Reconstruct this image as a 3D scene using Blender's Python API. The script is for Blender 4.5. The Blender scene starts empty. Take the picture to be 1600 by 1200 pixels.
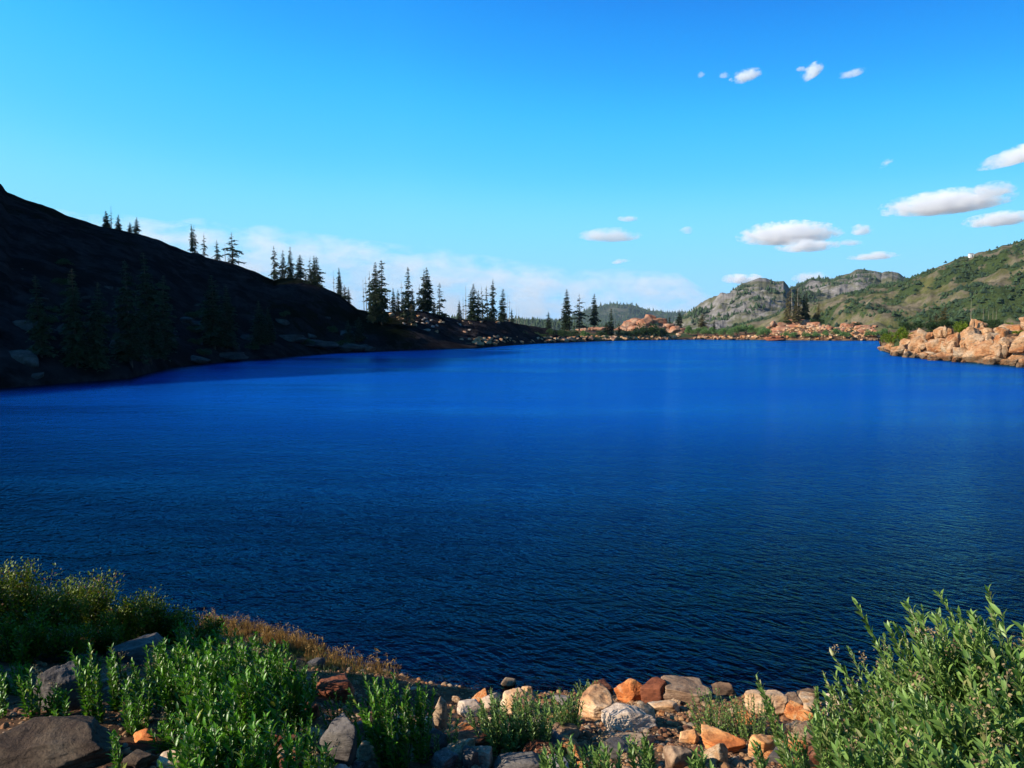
import bpy, bmesh, math, random
import numpy as np
from mathutils import Vector, Matrix
S = bpy.context.scene
COL = S.collection
R = math.radians
rng = np.random.default_rng(7)
random.seed(7)

# ---------------------------------------------------------------- camera
F = 1121.0; PITCH = R(4.49); EYE = 3.5
cam = bpy.data.objects.new('camera', bpy.data.cameras.new('camera'))
COL.objects.link(cam); S.camera = cam
cam.data.sensor_width = 36; cam.data.lens = 36 * F / 1600
cam.data.clip_start = 0.05; cam.data.clip_end = 40000
cam.location = (0, 0, EYE); cam.rotation_euler = (math.pi / 2 - PITCH, 0, 0)

# ---------------------------------------------------------------- sun + sky
SUN_AZ, SUN_EL = R(-108), R(27)
sdir = Vector((math.sin(SUN_AZ) * math.cos(SUN_EL), math.cos(SUN_AZ) * math.cos(SUN_EL), math.sin(SUN_EL)))
sl = bpy.data.lights.new('sun', 'SUN'); sl.energy = 5.0; sl.angle = R(0.53); sl.color = (1.0, 0.90, 0.74)
so = bpy.data.objects.new('sun', sl); COL.objects.link(so)
so.rotation_euler = sdir.to_track_quat('Z', 'Y').to_euler()
W = bpy.data.worlds.new('World'); S.world = W; W.use_nodes = True
wn = W.node_tree; wbg = wn.nodes['Background']; wbg.inputs[1].default_value = 0.62
sky = wn.nodes.new('ShaderNodeTexSky'); sky.sky_type = 'NISHITA'; sky.sun_disc = False
sky.sun_elevation = SUN_EL; sky.sun_rotation = SUN_AZ; sky.altitude = 2800
pre = wn.nodes.new('ShaderNodeVectorMath'); pre.operation = 'SCALE'; pre.inputs[3].default_value = 0.05
wn.links.new(sky.outputs[0], pre.inputs[0])
wtc = wn.nodes.new('ShaderNodeTexCoord'); wsx = wn.nodes.new('ShaderNodeSeparateXYZ'); wn.links.new(wtc.outputs['Generated'], wsx.inputs[0])
wmr = wn.nodes.new('ShaderNodeMapRange'); wn.links.new(wsx.outputs[0], wmr.inputs[0])      # the sky away from the sun is deeper
for k_, v_ in ((1, -.15), (2, .62), (3, .049), (4, .030)): wmr.inputs[k_].default_value = v_
wn.links.new(wmr.outputs[0], pre.inputs[3])
sep = wn.nodes.new('ShaderNodeSeparateColor'); wn.links.new(pre.outputs[0], sep.inputs[0])
com = wn.nodes.new('ShaderNodeCombineColor')
# camera response of the deep blue alpine sky, one curve per channel of the Nishita sky
CURVES = [
    [(0, 0), (.020, .002), (.032, .007), (.045, .020), (.070, .085), (.12, .25), (.28, .37), (.6, .6), (1, .8)],
    [(0, 0), (.034, .035), (.048, .095), (.062, .22), (.078, .37), (.118, .62), (.19, .77), (.33, .74), (.6, .9), (1, 1.0)],
    [(0, 0), (.066, .16), (.087, .34), (.107, .62), (.13, .98), (.19, 1.12), (.29, 1.15), (.6, 1.2), (1, 1.3)],
]
for ci, pts in enumerate(CURVES):
    fc = wn.nodes.new('ShaderNodeFloatCurve'); cv = fc.mapping.curves[0]
    cv.points[0].location = (0, 0); cv.points[1].location = (pts[-1][0], pts[-1][1] / 1.5)
    for p in pts[1:-1]:
        cv.points.new(p[0], p[1] / 1.5)
    for p in cv.points: p.handle_type = 'AUTO_CLAMPED'
    fc.mapping.update()
    mm = wn.nodes.new('ShaderNodeMath'); mm.operation = 'MULTIPLY'; mm.inputs[1].default_value = 1.5
    wn.links.new(sep.outputs[ci], fc.inputs[1]); wn.links.new(fc.outputs[0], mm.inputs[0]); wn.links.new(mm.outputs[0], com.inputs[ci])
wn.links.new(com.outputs[0], wbg.inputs[0])
S.view_settings.view_transform = 'Standard'; S.view_settings.look = 'None'
S.view_settings.exposure = 0.7; S.view_settings.gamma = 1.0
S.cycles.volume_step_rate = 1.0; S.cycles.volume_max_steps = 256
S.cycles.volume_bounces = 10; S.cycles.max_bounces = 12; S.cycles.diffuse_bounces = 3; S.cycles.glossy_bounces = 3; S.cycles.transparent_max_bounces = 12

# ---------------------------------------------------------------- numbers
def at(px, py, Y):
    c = (px - 800) / F; t = (600 - py) / F
    dy = math.cos(PITCH) + t * math.sin(PITCH); dz = -math.sin(PITCH) + t * math.cos(PITCH)
    s = Y / dy
    return Vector((c * s, Y, EYE + dz * s))

def tang(px, py=520):
    p = at(px, py, 1.0); return p.x

def _h(i, j, k):
    n = (i * 374761393 + j * 668265263 + k * 1274126177) & 0xFFFFFFFF
    n = ((n ^ (n >> 13)) * 1103515245) & 0xFFFFFFFF
    n = (n ^ (n >> 16)) & 0xFFFFFF
    return n / 0x7FFFFF - 1.0

def noise(x, y, z=0.0):
    x, y, z = np.broadcast_arrays(np.asarray(x, float), np.asarray(y, float), np.asarray(z, float))
    i = np.floor(x).astype(np.int64); j = np.floor(y).astype(np.int64); k = np.floor(z).astype(np.int64)
    u = x - i; v = y - j; w = z - k
    u = u * u * (3 - 2 * u); v = v * v * (3 - 2 * v); w = w * w * (3 - 2 * w)
    a = _h(i, j, k) * (1 - u) + _h(i + 1, j, k) * u
    b = _h(i, j + 1, k) * (1 - u) + _h(i + 1, j + 1, k) * u
    c = _h(i, j, k + 1) * (1 - u) + _h(i + 1, j, k + 1) * u
    d = _h(i, j + 1, k + 1) * (1 - u) + _h(i + 1, j + 1, k + 1) * u
    return (a * (1 - v) + b * v) * (1 - w) + (c * (1 - v) + d * v) * w

def fbm(x, y, z=0.0, o=5, g=.5):
    s = 0; a = 1; t = 0; f = 1.0
    for q in range(o):
        s = s + a * noise(x * f + q * 17.3, y * f + q * 9.1, np.asarray(z) * f + q * 5.7); t += a; a *= g; f *= 2.03
    return s / t

def ridged(x, y, z=0.0, o=5):
    s = 0; a = 1; t = 0; f = 1.0
    for q in range(o):
        s = s + a * (1 - np.abs(noise(x * f + q * 7.3, y * f + q * 3.1, np.asarray(z) * f + q))); t += a; a *= .5; f *= 2.1
    return s / t * 2 - 1

def sstep(a, b, x):
    t = np.clip((x - a) / (b - a), 0, 1); return t * t * (3 - 2 * t)

# ---------------------------------------------------------------- mesh helpers
def mesh_from(name, V, Fc, mat=None, parent=None, attr=None, smooth=True, link=True):
    """V (n,3); Fc a list of (m,k) index arrays"""
    V = np.asarray(V, np.float32)
    if not isinstance(Fc, list): Fc = [Fc]
    Fc = [np.asarray(f, np.int32) for f in Fc if len(f)]
    me = bpy.data.meshes.new(name)
    me.vertices.add(len(V)); me.vertices.foreach_set('co', V.ravel())
    nl = sum(f.size for f in Fc); npol = sum(len(f) for f in Fc)
    me.loops.add(nl); me.loops.foreach_set('vertex_index', np.concatenate([f.ravel() for f in Fc]))
    me.polygons.add(npol)
    tot = np.concatenate([np.full(len(f), f.shape[1], np.int32) for f in Fc])
    st = np.concatenate([[0], np.cumsum(tot)[:-1]]).astype(np.int32)
    me.polygons.foreach_set('loop_start', st)
    me.polygons.foreach_set('use_smooth', np.full(npol, smooth))
    me.update(calc_edges=True)
    if attr:
        for k, a in attr.items():
            at_ = me.attributes.new(k, 'FLOAT', 'POINT'); at_.data.foreach_set('value', np.asarray(a, np.float32).ravel())
    if mat: me.materials.append(mat)
    if not link: return me
    o = bpy.data.objects.new(name, me); COL.objects.link(o)
    if parent: o.parent = parent
    return o

def tag(o, label=None, cat=None, group=None, kind=None):
    if label: o['label'] = label
    if cat: o['category'] = cat
    if group: o['group'] = group
    if kind: o['kind'] = kind
    return o

def thing(name, loc, label, cat, group=None):
    o = bpy.data.objects.new(name, None); COL.objects.link(o); o.location = loc
    o.empty_display_size = .1
    return tag(o, label, cat, group)

class MB:
    def __init__(s): s.v = []; s.t = []; s.q = []; s.r = []; s.n = 0
    def add(s, V, tris=None, quads=None, rnd=0.0):
        V = np.asarray(V, float); s.v.append(V)
        if tris is not None and len(tris): s.t.append(np.asarray(tris) + s.n)
        if quads is not None and len(quads): s.q.append(np.asarray(quads) + s.n)
        s.r.append(np.broadcast_to(np.asarray(rnd, float), (len(V),))); s.n += len(V)
    def build(s, name, mat, parent=None, smooth=True, link=True):
        fc = []
        if s.t: fc.append(np.concatenate(s.t))
        if s.q: fc.append(np.concatenate(s.q))
        return mesh_from(name, np.concatenate(s.v), fc, mat, parent, {'rnd': np.concatenate(s.r)}, smooth, link)

LT = np.array([(0, 1, 2), (0, 2, 3), (1, 4, 5), (1, 5, 2), (2, 5, 6), (2, 6, 3), (4, 7, 5), (5, 7, 6)])
def leaves(mb, P, D, N, L, Wd, bend=.15, fold=.18, rnd=None, prof=(.28, .66, .85, .8)):
    """a batch of folded pointed leaves: base P, direction D, face normal N"""
    P = np.asarray(P, float); n = len(P)
    if n == 0: return
    D = D / np.linalg.norm(D, axis=1, keepdims=True)
    Sd = np.cross(D, N); Sd /= (np.linalg.norm(Sd, axis=1, keepdims=True) + 1e-9)
    N = np.cross(Sd, D)
    L = np.broadcast_to(L, (n,))[:, None]; Wd = np.broadcast_to(Wd, (n,))[:, None]
    a, b, wa, wb = prof
    V = np.empty((n, 8, 3))
    V[:, 0] = P
    m1 = P + D * L * a - N * L * bend * .15
    V[:, 1] = m1 - Sd * Wd * .5 * wa + N * Wd * fold; V[:, 2] = m1; V[:, 3] = m1 + Sd * Wd * .5 * wa + N * Wd * fold
    m2 = P + D * L * b - N * L * bend * .5
    V[:, 4] = m2 - Sd * Wd * .5 * wb + N * Wd * fold; V[:, 5] = m2; V[:, 6] = m2 + Sd * Wd * .5 * wb + N * Wd * fold
    V[:, 7] = P + D * L - N * L * bend * 1.2
    T = (LT[None] + (np.arange(n) * 8)[:, None, None]).reshape(-1, 3)
    r = rng.random(n) if rnd is None else np.broadcast_to(rnd, (n,))
    mb.add(V.reshape(-1, 3), tris=T, rnd=np.repeat(r, 8))

def tube(mb, pts, rad, k=5, rnd=.5, cap=True):
    pts = [Vector(p) for p in pts]; n = len(pts); V = []; 
    for i, p in enumerate(pts):
        d = (pts[min(i + 1, n - 1)] - pts[max(i - 1, 0)]).normalized()
        u = d.orthogonal().normalized() if i == 0 else (u - d * u.dot(d)).normalized()
        w = d.cross(u)
        for a in range(k):
            an = a / k * 2 * math.pi
            V.append(p + (u * math.cos(an) + w * math.sin(an)) * rad[i])
    Q = [(i * k + a, i * k + (a + 1) % k, (i + 1) * k + (a + 1) % k, (i + 1) * k + a) for i in range(n - 1) for a in range(k)]
    T = []
    if cap:
        V.append(pts[-1]); c = len(V) - 1
        T = [((n - 1) * k + a, (n - 1) * k + (a + 1) % k, c) for a in range(k)]
    mb.add(V, tris=T, quads=Q, rnd=rnd)

# ---------------------------------------------------------------- materials
def newmat(name):
    m = bpy.data.materials.new(name); m.use_nodes = True
    nt = m.node_tree; return m, nt, nt.nodes['Principled BSDF']

def nnoise(nt, scale, detail=6, rough=.55, vec=None, dist=0.0):
    n = nt.nodes.new('ShaderNodeTexNoise'); n.inputs['Scale'].default_value = scale
    n.inputs['Detail'].default_value = detail; n.inputs['Roughness'].default_value = rough; n.inputs['Distortion'].default_value = dist
    if vec is not None: nt.links.new(vec, n.inputs['Vector'])
    return n.outputs['Fac']

def ramp(nt, fac, stops, interp='LINEAR'):
    r = nt.nodes.new('ShaderNodeValToRGB'); e = r.color_ramp.elements; r.color_ramp.interpolation = interp
    e[0].position = stops[0][0]; e[0].color = (*stops[0][1], 1); e[1].position = stops[-1][0]; e[1].color = (*stops[-1][1], 1)
    for p, c in stops[1:-1]:
        q = e.new(p); q.color = (*c, 1)
    nt.links.new(fac, r.inputs[0]); return r.outputs[0]

def mix(nt, fac, a, b, blend='MIX'):
    m = nt.nodes.new('ShaderNodeMix'); m.data_type = 'RGBA'; m.blend_type = blend
    def put(sock, v):
        if isinstance(v, (tuple, list)): sock.default_value = (*v, 1)
        elif isinstance(v, (int, float)): sock.default_value = v
        else: nt.links.new(v, sock)
    put(m.inputs[0], fac); put(m.inputs[6], a); put(m.inputs[7], b); return m.outputs[2]

def mathn(nt, op, a, b=None, c=None, clamp=False):
    m = nt.nodes.new('ShaderNodeMath'); m.operation = op; m.use_clamp = clamp
    for i, v in enumerate((a, b, c)):
        if v is None: continue
        if isinstance(v, (int, float)): m.inputs[i].default_value = v
        else: nt.links.new(v, m.inputs[i])
    return m.outputs[0]

def attrn(nt, name):
    a = nt.nodes.new('ShaderNodeAttribute'); a.attribute_name = name; return a.outputs['Fac']

def bumpn(nt, h, strength, dist, prev=None):
    b = nt.nodes.new('ShaderNodeBump'); b.inputs['Strength'].default_value = strength; b.inputs['Distance'].default_value = dist
    nt.links.new(h, b.inputs['Height'])
    if prev is not None: nt.links.new(prev, b.inputs['Normal'])
    return b.outputs[0]

def coords(nt, kind='Object', scale=(1, 1, 1), rot=(0, 0, 0), jitter=False):
    t = nt.nodes.new('ShaderNodeTexCoord'); mp = nt.nodes.new('ShaderNodeMapping')
    mp.inputs['Scale'].default_value = scale; mp.inputs['Rotation'].default_value = rot
    nt.links.new(t.outputs[kind], mp.inputs[0])
    if jitter:
        oi = nt.nodes.new('ShaderNodeObjectInfo'); mu = nt.nodes.new('ShaderNodeMath'); mu.operation = 'MULTIPLY'
        mu.inputs[1].default_value = 40.0; nt.links.new(oi.outputs['Random'], mu.inputs[0]); nt.links.new(mu.outputs[0], mp.inputs['Location'])
    return mp.outputs[0]

def leafmat(name, dark, light, other=None, rough=.42, trans=.33, thr=.9):
    m, nt, p = newmat(name)
    r = attrn(nt, 'rnd')
    st = [(0, dark), (.6, light)] + ([(thr, light), (min(thr + .03, 1), other)] if other else [(1, tuple(min(1, c * 1.25) for c in light))])
    c = ramp(nt, r, st)
    v = nnoise(nt, 14, 2, vec=coords(nt, 'Object'))
    c = mix(nt, mathn(nt, 'MULTIPLY', v, .5), c, tuple(x * .45 for x in dark))
    nt.links.new(c, p.inputs['Base Color']); p.inputs['Roughness'].default_value = rough
    p.inputs['Specular IOR Level'].default_value = .3
    tr = nt.nodes.new('ShaderNodeBsdfTranslucent'); nt.links.new(c, tr.inputs[0])
    ms = nt.nodes.new('ShaderNodeMixShader'); ms.inputs[0].default_value = trans
    nt.links.new(p.outputs[0], ms.inputs[1]); nt.links.new(tr.outputs[0], ms.inputs[2])
    nt.links.new(ms.outputs[0], nt.nodes['Material Output'].inputs[0])
    return m

def rockmat(name, cols, scale=2.2, big=.9, crack=4.0, bumpd=.03, rough=.85, coord='Object', jitter=True, wet=.07):
    m, nt, p = newmat(name)
    co = coords(nt, coord, jitter=jitter)
    a = nnoise(nt, scale, 9, .62, co, .4)
    c = ramp(nt, a, cols)
    sp = nnoise(nt, scale * 9, 8, .75, co)
    c = mix(nt, ramp(nt, sp, [(.30, (.8, .8, .8)), (.52, (0, 0, 0))]), c, tuple(x * .9 for x in cols[0][1]), 'MIX')
    c = mix(nt, mathn(nt, 'MULTIPLY', attrn(nt, 'rnd'), .45), c, cols[1][1])
    lich = nnoise(nt, scale * 3.3, 5, .6, co, 1.0)
    c = mix(nt, ramp(nt, lich, [(.60, (0, 0, 0)), (.68, (.55, .55, .55))]), c, tuple(x * .75 for x in cols[-1][1]))
    st = nt.nodes.new('ShaderNodeMapping'); st.inputs['Scale'].default_value = (1, 1, 4.5); st.inputs['Rotation'].default_value = (.5, .3, .2)
    nt.links.new(co, st.inputs[0])
    lay = nnoise(nt, crack, 5, .6, st.outputs[0], .3)
    ck = ramp(nt, lay, [(.46, (1, 1, 1)), (.495, (.25, .25, .25)), (.53, (1, 1, 1))])
    c = mix(nt, .35, c, ck, 'MULTIPLY')
    gp = nt.nodes.new('ShaderNodeNewGeometry'); sz = nt.nodes.new('ShaderNodeSeparateXYZ'); nt.links.new(gp.outputs['Position'], sz.inputs[0])   # splash-wet foot at the waterline
    wz = mathn(nt, 'SUBTRACT', sz.outputs[2], mathn(nt, 'MULTIPLY', mathn(nt, 'SUBTRACT', a, .5), wet * 2))
    wr_ = nt.nodes.new('ShaderNodeMapRange'); nt.links.new(wz, wr_.inputs[0]); wr_.inputs[1].default_value = wet; wr_.inputs[2].default_value = wet * 1.5; wr_.inputs[3].default_value = .38; wr_.inputs[4].default_value = 1
    vm = nt.nodes.new('ShaderNodeVectorMath'); vm.operation = 'SCALE'; nt.links.new(c, vm.inputs[0]); nt.links.new(wr_.outputs[0], vm.inputs[3]); c = vm.outputs[0]
    nt.links.new(c, p.inputs['Base Color']); p.inputs['Roughness'].default_value = rough; p.inputs['Specular IOR Level'].default_value = .25
    b = bumpn(nt, a, .9, bumpd); b = bumpn(nt, lay, .8, bumpd * .8, b); b = bumpn(nt, sp, .7, bumpd * .25, b)
    nt.links.new(b, p.inputs['Normal'])
    return m

ORANGE = [(.30, (.22, .06, .02)), (.44, (.62, .19, .05)), (.55, (.74, .34, .12)), (.70, (.68, .46, .28))]
TAN = [(.30, (.26, .11, .05)), (.44, (.56, .32, .16)), (.56, (.68, .47, .29)), (.72, (.70, .57, .42))]
GREY = [(.30, (.09, .075, .07)), (.45, (.23, .19, .17)), (.58, (.36, .31, .28)), (.72, (.50, .44, .38))]
DRED = [(.30, (.06, .018, .01)), (.45, (.17, .05, .022)), (.58, (.30, .10, .045)), (.72, (.46, .26, .14))]
PALE = [(.28, (.28, .16, .09)), (.42, (.52, .38, .27)), (.60, (.58, .46, .36)), (.75, (.64, .56, .47))]
BROWN = [(.30, (.10, .05, .03)), (.45, (.25, .15, .09)), (.58, (.40, .27, .17)), (.72, (.52, .40, .29))]
HILL_GREY_SHADED = [(.30, (.014, .012, .012)), (.45, (.035, .03, .03)), (.58, (.06, .052, .05)), (.72, (.10, .09, .085))]  # grey with the left hillside's shade put into the rock colour
BROWN_SHADED = [(p_, tuple(x_ * .25 for x_ in c_)) for p_, c_ in BROWN]; GREY_SHADED = [(p_, tuple(x_ * .36 for x_ in c_)) for p_, c_ in GREY]  # brown and grey scaled down: shade painted into the colour of shaded rocks
M_ROCK = {'brown_shaded': rockmat('rock_brown_shaded', BROWN_SHADED, scale=4, crack=5, bumpd=.05), 'grey_shaded': rockmat('rock_grey_shaded', GREY_SHADED), 'shade': rockmat('rock_hill_grey_shaded', HILL_GREY_SHADED, scale=.5, crack=.8, bumpd=.1), 'orange': rockmat('rock_orange', ORANGE), 'tan': rockmat('rock_tan', TAN), 'grey': rockmat('rock_grey', GREY),
          'dark': rockmat('rock_dark_red', DRED), 'pale': rockmat('rock_pale', PALE, crack=6), 'brown': rockmat('rock_brown', BROWN)}
M_OUTCROP = rockmat('outcrop_rock', [(.28, (.13, .05, .02)), (.40, (.40, .16, .06)), (.50, (.52, .31, .16)), (.66, (.58, .46, .32))], scale=.6, crack=1.1, bumpd=.4, wet=.38)
M_REDROCK = rockmat('red_outcrop_rock', [(.28, (.12, .04, .02)), (.42, (.32, .13, .07)), (.56, (.42, .24, .15)), (.70, (.48, .35, .25))], scale=.4, crack=.7, bumpd=.18)
M_BARK = rockmat('bark', [(.3, (.035, .022, .014)), (.5, (.09, .06, .04)), (.7, (.17, .13, .09))], scale=3, crack=5, bumpd=.02)
M_DEADWOOD = rockmat('dead_wood', [(.3, (.13, .10, .07)), (.5, (.27, .22, .16)), (.7, (.42, .36, .27))], scale=3, crack=5, bumpd=.02)

M_NEEDLE = leafmat('conifer_needles', (.010, .022, .010), (.030, .052, .018), rough=.6, trans=.1)
M_NEEDLE2 = leafmat('yellow_green_conifer_needles', (.055, .045, .016), (.16, .135, .05), rough=.6, trans=.1)
M_FARTREE = leafmat('far_conifer', (.016, .034, .018), (.040, .070, .022), rough=.7, trans=0)
M_WILLOW = leafmat('far_willow_leaves', (.06, .12, .035), (.18, .30, .09), rough=.55)
M_WILLOWD = leafmat('dark_willow_leaves', (.014, .035, .012), (.04, .08, .02), rough=.55)
M_LEAF = leafmat('broad_leaf', (.012, .060, .004), (.13, .34, .018), (.28, .32, .04), rough=.36, thr=.94)
M_LEAFP = leafmat('pale_broad_leaf', (.025, .09, .010), (.28, .43, .10), (.42, .40, .16), rough=.38, thr=.93)
M_OLIVE = leafmat('olive_small_leaf', (.035, .075, .003), (.20, .27, .010), (.36, .10, .03), rough=.45, thr=.95)
M_STEM = leafmat('green_stem', (.06, .09, .03), (.16, .17, .07), rough=.5, trans=0)
M_BROWNSTEM = leafmat('brown_stem', (.06, .03, .015), (.14, .08, .04), rough=.6, trans=0)
M_SEED = leafmat('dried_flower_head', (.16, .10, .05), (.36, .25, .13), rough=.8, trans=.1)
M_DRYGRASS = leafmat('dry_grass_blade', (.14, .06, .012), (.40, .23, .06), rough=.7, trans=.2)

def terrain_mat(name, soil, rock, grass, vegname='veg', s=1.0, bd=.05, spec=.1):
    m, nt, p = newmat(name)
    co = coords(nt, 'Object')
    n1 = nnoise(nt, .9 * s, 12, .70, co); n2 = nnoise(nt, 1.9 * s, 12, .74, co, .3); n3 = nnoise(nt, 9 * s, 8, .7, co)
    sc = ramp(nt, n2, [(.3, tuple(x * .5 for x in soil)), (.5, soil), (.68, tuple(min(1, x * 1.45) for x in soil))])
    rc = ramp(nt, n2, [(.32, tuple(x * .45 for x in rock)), (.52, rock), (.66, tuple(min(1, x * 1.5) for x in rock))])
    base = mix(nt, ramp(nt, n1, [(.45, (0, 0, 0)), (.55, (1, 1, 1))]), sc, rc)
    gc = ramp(nt, n3, [(.3, tuple(x * .5 for x in grass)), (.7, tuple(min(1, x * 1.5) for x in grass))])
    v = attrn(nt, vegname)
    vv = mathn(nt, 'ADD', v, mathn(nt, 'MULTIPLY', mathn(nt, 'SUBTRACT', n2, .5), 1.6))
    c = mix(nt, ramp(nt, vv, [(.42, (0, 0, 0)), (.58, (1, 1, 1))]), base, gc)
    nt.links.new(c, p.inputs['Base Color']); p.inputs['Roughness'].default_value = .95; p.inputs['Specular IOR Level'].default_value = spec
    b = bumpn(nt, n2, .8, bd * 3); b = bumpn(nt, n3, .8, bd, b)
    nt.links.new(b, p.inputs['Normal'])
    return m
M_GROUND = terrain_mat('stony_ground', (.075, .038, .020), (.17, .095, .052), (.04, .055, .018), s=1.0, bd=.02)
M_HILL = terrain_mat('dark_hillside', (.045, .033, .025), (.11, .085, .07), (.020, .028, .010), s=.22, bd=.12)
M_PEAK = terrain_mat('grey_peak', (.10, .098, .058), (.185, .168, .158), (.030, .040, .026), s=.045, bd=.6)
M_SLOPE = terrain_mat('green_slope', (.088, .086, .030), (.14, .115, .075), (.034, .050, .015), s=.06, bd=.5)
M_BLUE = terrain_mat('distant_mountain', (.09, .10, .07), (.14, .13, .10), (.035, .05, .035), s=.02, bd=1)

# ---------------------------------------------------------------- land heights
def tab(pts, py=None):
    a = np.array(sorted(pts), float); xs = np.array([tang(p) for p in a[:, 0]])
    return xs, a
NEAR = np.array([(-60, 60), (-40, 33), (-25, 20), (-16, 12.5), (-9, 9.6), (-7, 9.0), (-5, 8.5), (-3, 7.7), (-1.7, 7.25), (-.8, 6.85), (0, 6.62), (1, 6.65),
                 (2, 6.6), (3, 6.45), (5, 6.1), (8, 5.5), (20, 8), (40, 18), (60, 50), (80, 120), (200, 400)])
SH_X, SH = tab([(-900, 26), (-400, 33), (0, 42), (100, 46), (200, 50), (260, 62), (380, 78), (430, 82), (520, 100), (600, 109), (700, 120), (745, 124), (780, 138), (850, 163),
                (920, 182), (1000, 203), (1100, 214), (1200, 206), (1300, 197), (1374, 196), (1377, 112), (1400, 92), (1450, 83), (1500, 75), (1600, 66), (1800, 56), (2400, 44)])
# crest of the far bank: px, crest distance beyond the shore, pixel row of the crest
CR = np.array([(-900, 20, 515), (700, 30, 515), (760, 30, 512), (840, 30, 518), (900, 30, 516), (950, 30, 515), (1060, 30, 519), (1150, 28, 519), (1200, 25, 516), (1215, 22, 510), (1250, 22, 507), (1285, 22, 509), (1310, 24, 513),
               (1335, 24, 511), (1365, 24, 516), (1374, 24, 517), (1380, 8, 533), (1400, 10, 526), (1430, 14, 518), (1480, 18, 512), (1530, 22, 510), (1600, 25, 508), (2400, 30, 500)], float)
CR_X = np.array([tang(p) for p in CR[:, 0]])
def shoreY(t): return np.interp(t, SH_X, SH[:, 1])
def zg(X, Y):
    X = np.asarray(X, float); Y = np.asarray(Y, float)
    s = np.interp(X, NEAR[:, 0], NEAR[:, 1]) - Y
    land = .36 * np.clip(s, 0, 4.2) + .12 * np.clip(s - 4.2, 0, 3) + .02 * np.clip(s - 7.2, 0, 60)
    land = land + fbm(X * 1.3, Y * 1.3, 3.0, 5) * .09 * np.clip(s * 2, 0, 1) + fbm(X * 7, Y * 7, 1.0, 4) * .018
    bed = -np.minimum(-.36 * np.minimum(s, 0), 16) + fbm(X * 1.2, Y * 1.2, 2.0, 4) * .05
    zn = np.where(s > 0, land, bed)
    Yp = np.maximum(Y, .5); t = X / Yp
    D = shoreY(t); dc = np.interp(t, CR_X, CR[:, 1]); yc = np.interp(t, CR_X, CR[:, 2])
    zc = EYE + (512 - yc) / F * (D + dc) * 1.0
    u = (Yp - D) / dc
    prof = np.where(u < 0, -.06 + u * dc * 1.3, zc * np.clip(u, 0, 1) ** .55 - .06)
    prof = np.where(u > 1, zc - (u - 1) * dc * .12, prof)
    nz = fbm(X * .35, Y * .35, 7, 5)
    prof = prof + nz * .35 * sstep(0, .5, u) + .35 * fbm(X * .1, Y * .1, 4, 3) * sstep(0, .6, u)
    prof = np.maximum(prof, np.where(u > 1, -22 + 6 * fbm(X * .003, Y * .003, 1, 3), -16))
    prof = np.where(Y < 20, -50, prof)
    return np.maximum(zn, prof)
def zs(x, y): return float(zg(np.array([x]), np.array([y]))[0])

_GY = np.concatenate([np.arange(1.2, 12, .02)])
def ground_at(px, py):
    c = (px - 800) / F; t = (600 - py) / F
    dy = math.cos(PITCH) + t * math.sin(PITCH); dz = -math.sin(PITCH) + t * math.cos(PITCH)
    X = c / dy * _GY; Z = EYE + dz / dy * _GY
    h = np.maximum(zg(X, _GY), 0.0)
    k = np.argmax(Z <= h) if (Z <= h).any() else len(_GY) - 1
    return Vector((X[k], _GY[k], h[k]))

# ground sheet: polar grid about the viewpoint, dense towards the lake
th = np.concatenate([np.linspace(-math.pi, -.85, 40, endpoint=False), np.linspace(-.85, .85, 760), np.linspace(.85, math.pi, 41)[1:]])
rr = np.concatenate([[0.05], np.geomspace(.5, 14, 330), np.geomspace(14.2, 320, 330), np.geomspace(330, 15000, 40)])
TH, RR = np.meshgrid(th, rr)
GX = RR * np.sin(TH); GY = RR * np.cos(TH)
GZ = zg(GX, GY)
n1, n2 = GX.shape
idx = np.arange(n1 * n2).reshape(n1, n2)
quads = np.stack([idx[:-1, :-1], idx[:-1, 1:], idx[1:, 1:], idx[1:, :-1]], -1).reshape(-1, 4)
veg = np.where(RR < 20, .12 + .35 * fbm(GX * .8, GY * .8, 9, 3), .45 + .9 * fbm(GX * .08, GY * .08, 5, 4) - .5 * (GZ < .5))
g = mesh_from('ground', np.stack([GX, GY, GZ], -1).reshape(-1, 3), quads, M_GROUND, attr={'veg': veg.ravel()})
tag(g, kind='structure')

# ---------------------------------------------------------------- water
M_WATER, nt, p = newmat('lake_water')
co = coords(nt, 'Object')
def wave(rot, sx, sy, scale, detail=3, rough=.5, dist=.6):
    t = nt.nodes.new('ShaderNodeTexCoord'); mp = nt.nodes.new('ShaderNodeMapping')
    mp.vector_type = 'TEXTURE'; mp.inputs['Rotation'].default_value = (0, 0, R(rot)); mp.inputs['Scale'].default_value = (1 / sx, 1 / sy, 1)
    nt.links.new(t.outputs['Object'], mp.inputs[0])
    return nnoise(nt, scale, detail, rough, mp.outputs[0], dist)
w1 = wave(-42, .45, 1, 5.6, 3, .5, .25)
w2 = wave(16, .5, 1, 7.5, 3, .5, .4)
w3 = wave(-6, .5, 1, 1.5, 5, .62, .8)
w4 = wave(-15, .5, 1, 17, 2, .6, .4)
gust = nnoise(nt, .045, 4, .55, coords(nt, 'Object', (.45, 1.6, 1)))
gs = ramp(nt, gust, [(.38, (.35, .35, .35)), (.62, (1.3, 1.3, 1.3))])
def sharpen(h): return mathn(nt, 'POWER', mathn(nt, 'SUBTRACT', 1.0, mathn(nt, 'ABSOLUTE', mathn(nt, 'MULTIPLY_ADD', h, 2.0, -1.0))), 1.6)
hh = mathn(nt, 'ADD', mathn(nt, 'MULTIPLY', sharpen(w1), .034), mathn(nt, 'MULTIPLY', w2, .026))
hh = mathn(nt, 'ADD', hh, mathn(nt, 'MULTIPLY', w3, .09))
hh = mathn(nt, 'ADD', hh, mathn(nt, 'MULTIPLY', w4, .010))
hh = mathn(nt, 'MULTIPLY', hh, gs)
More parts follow.
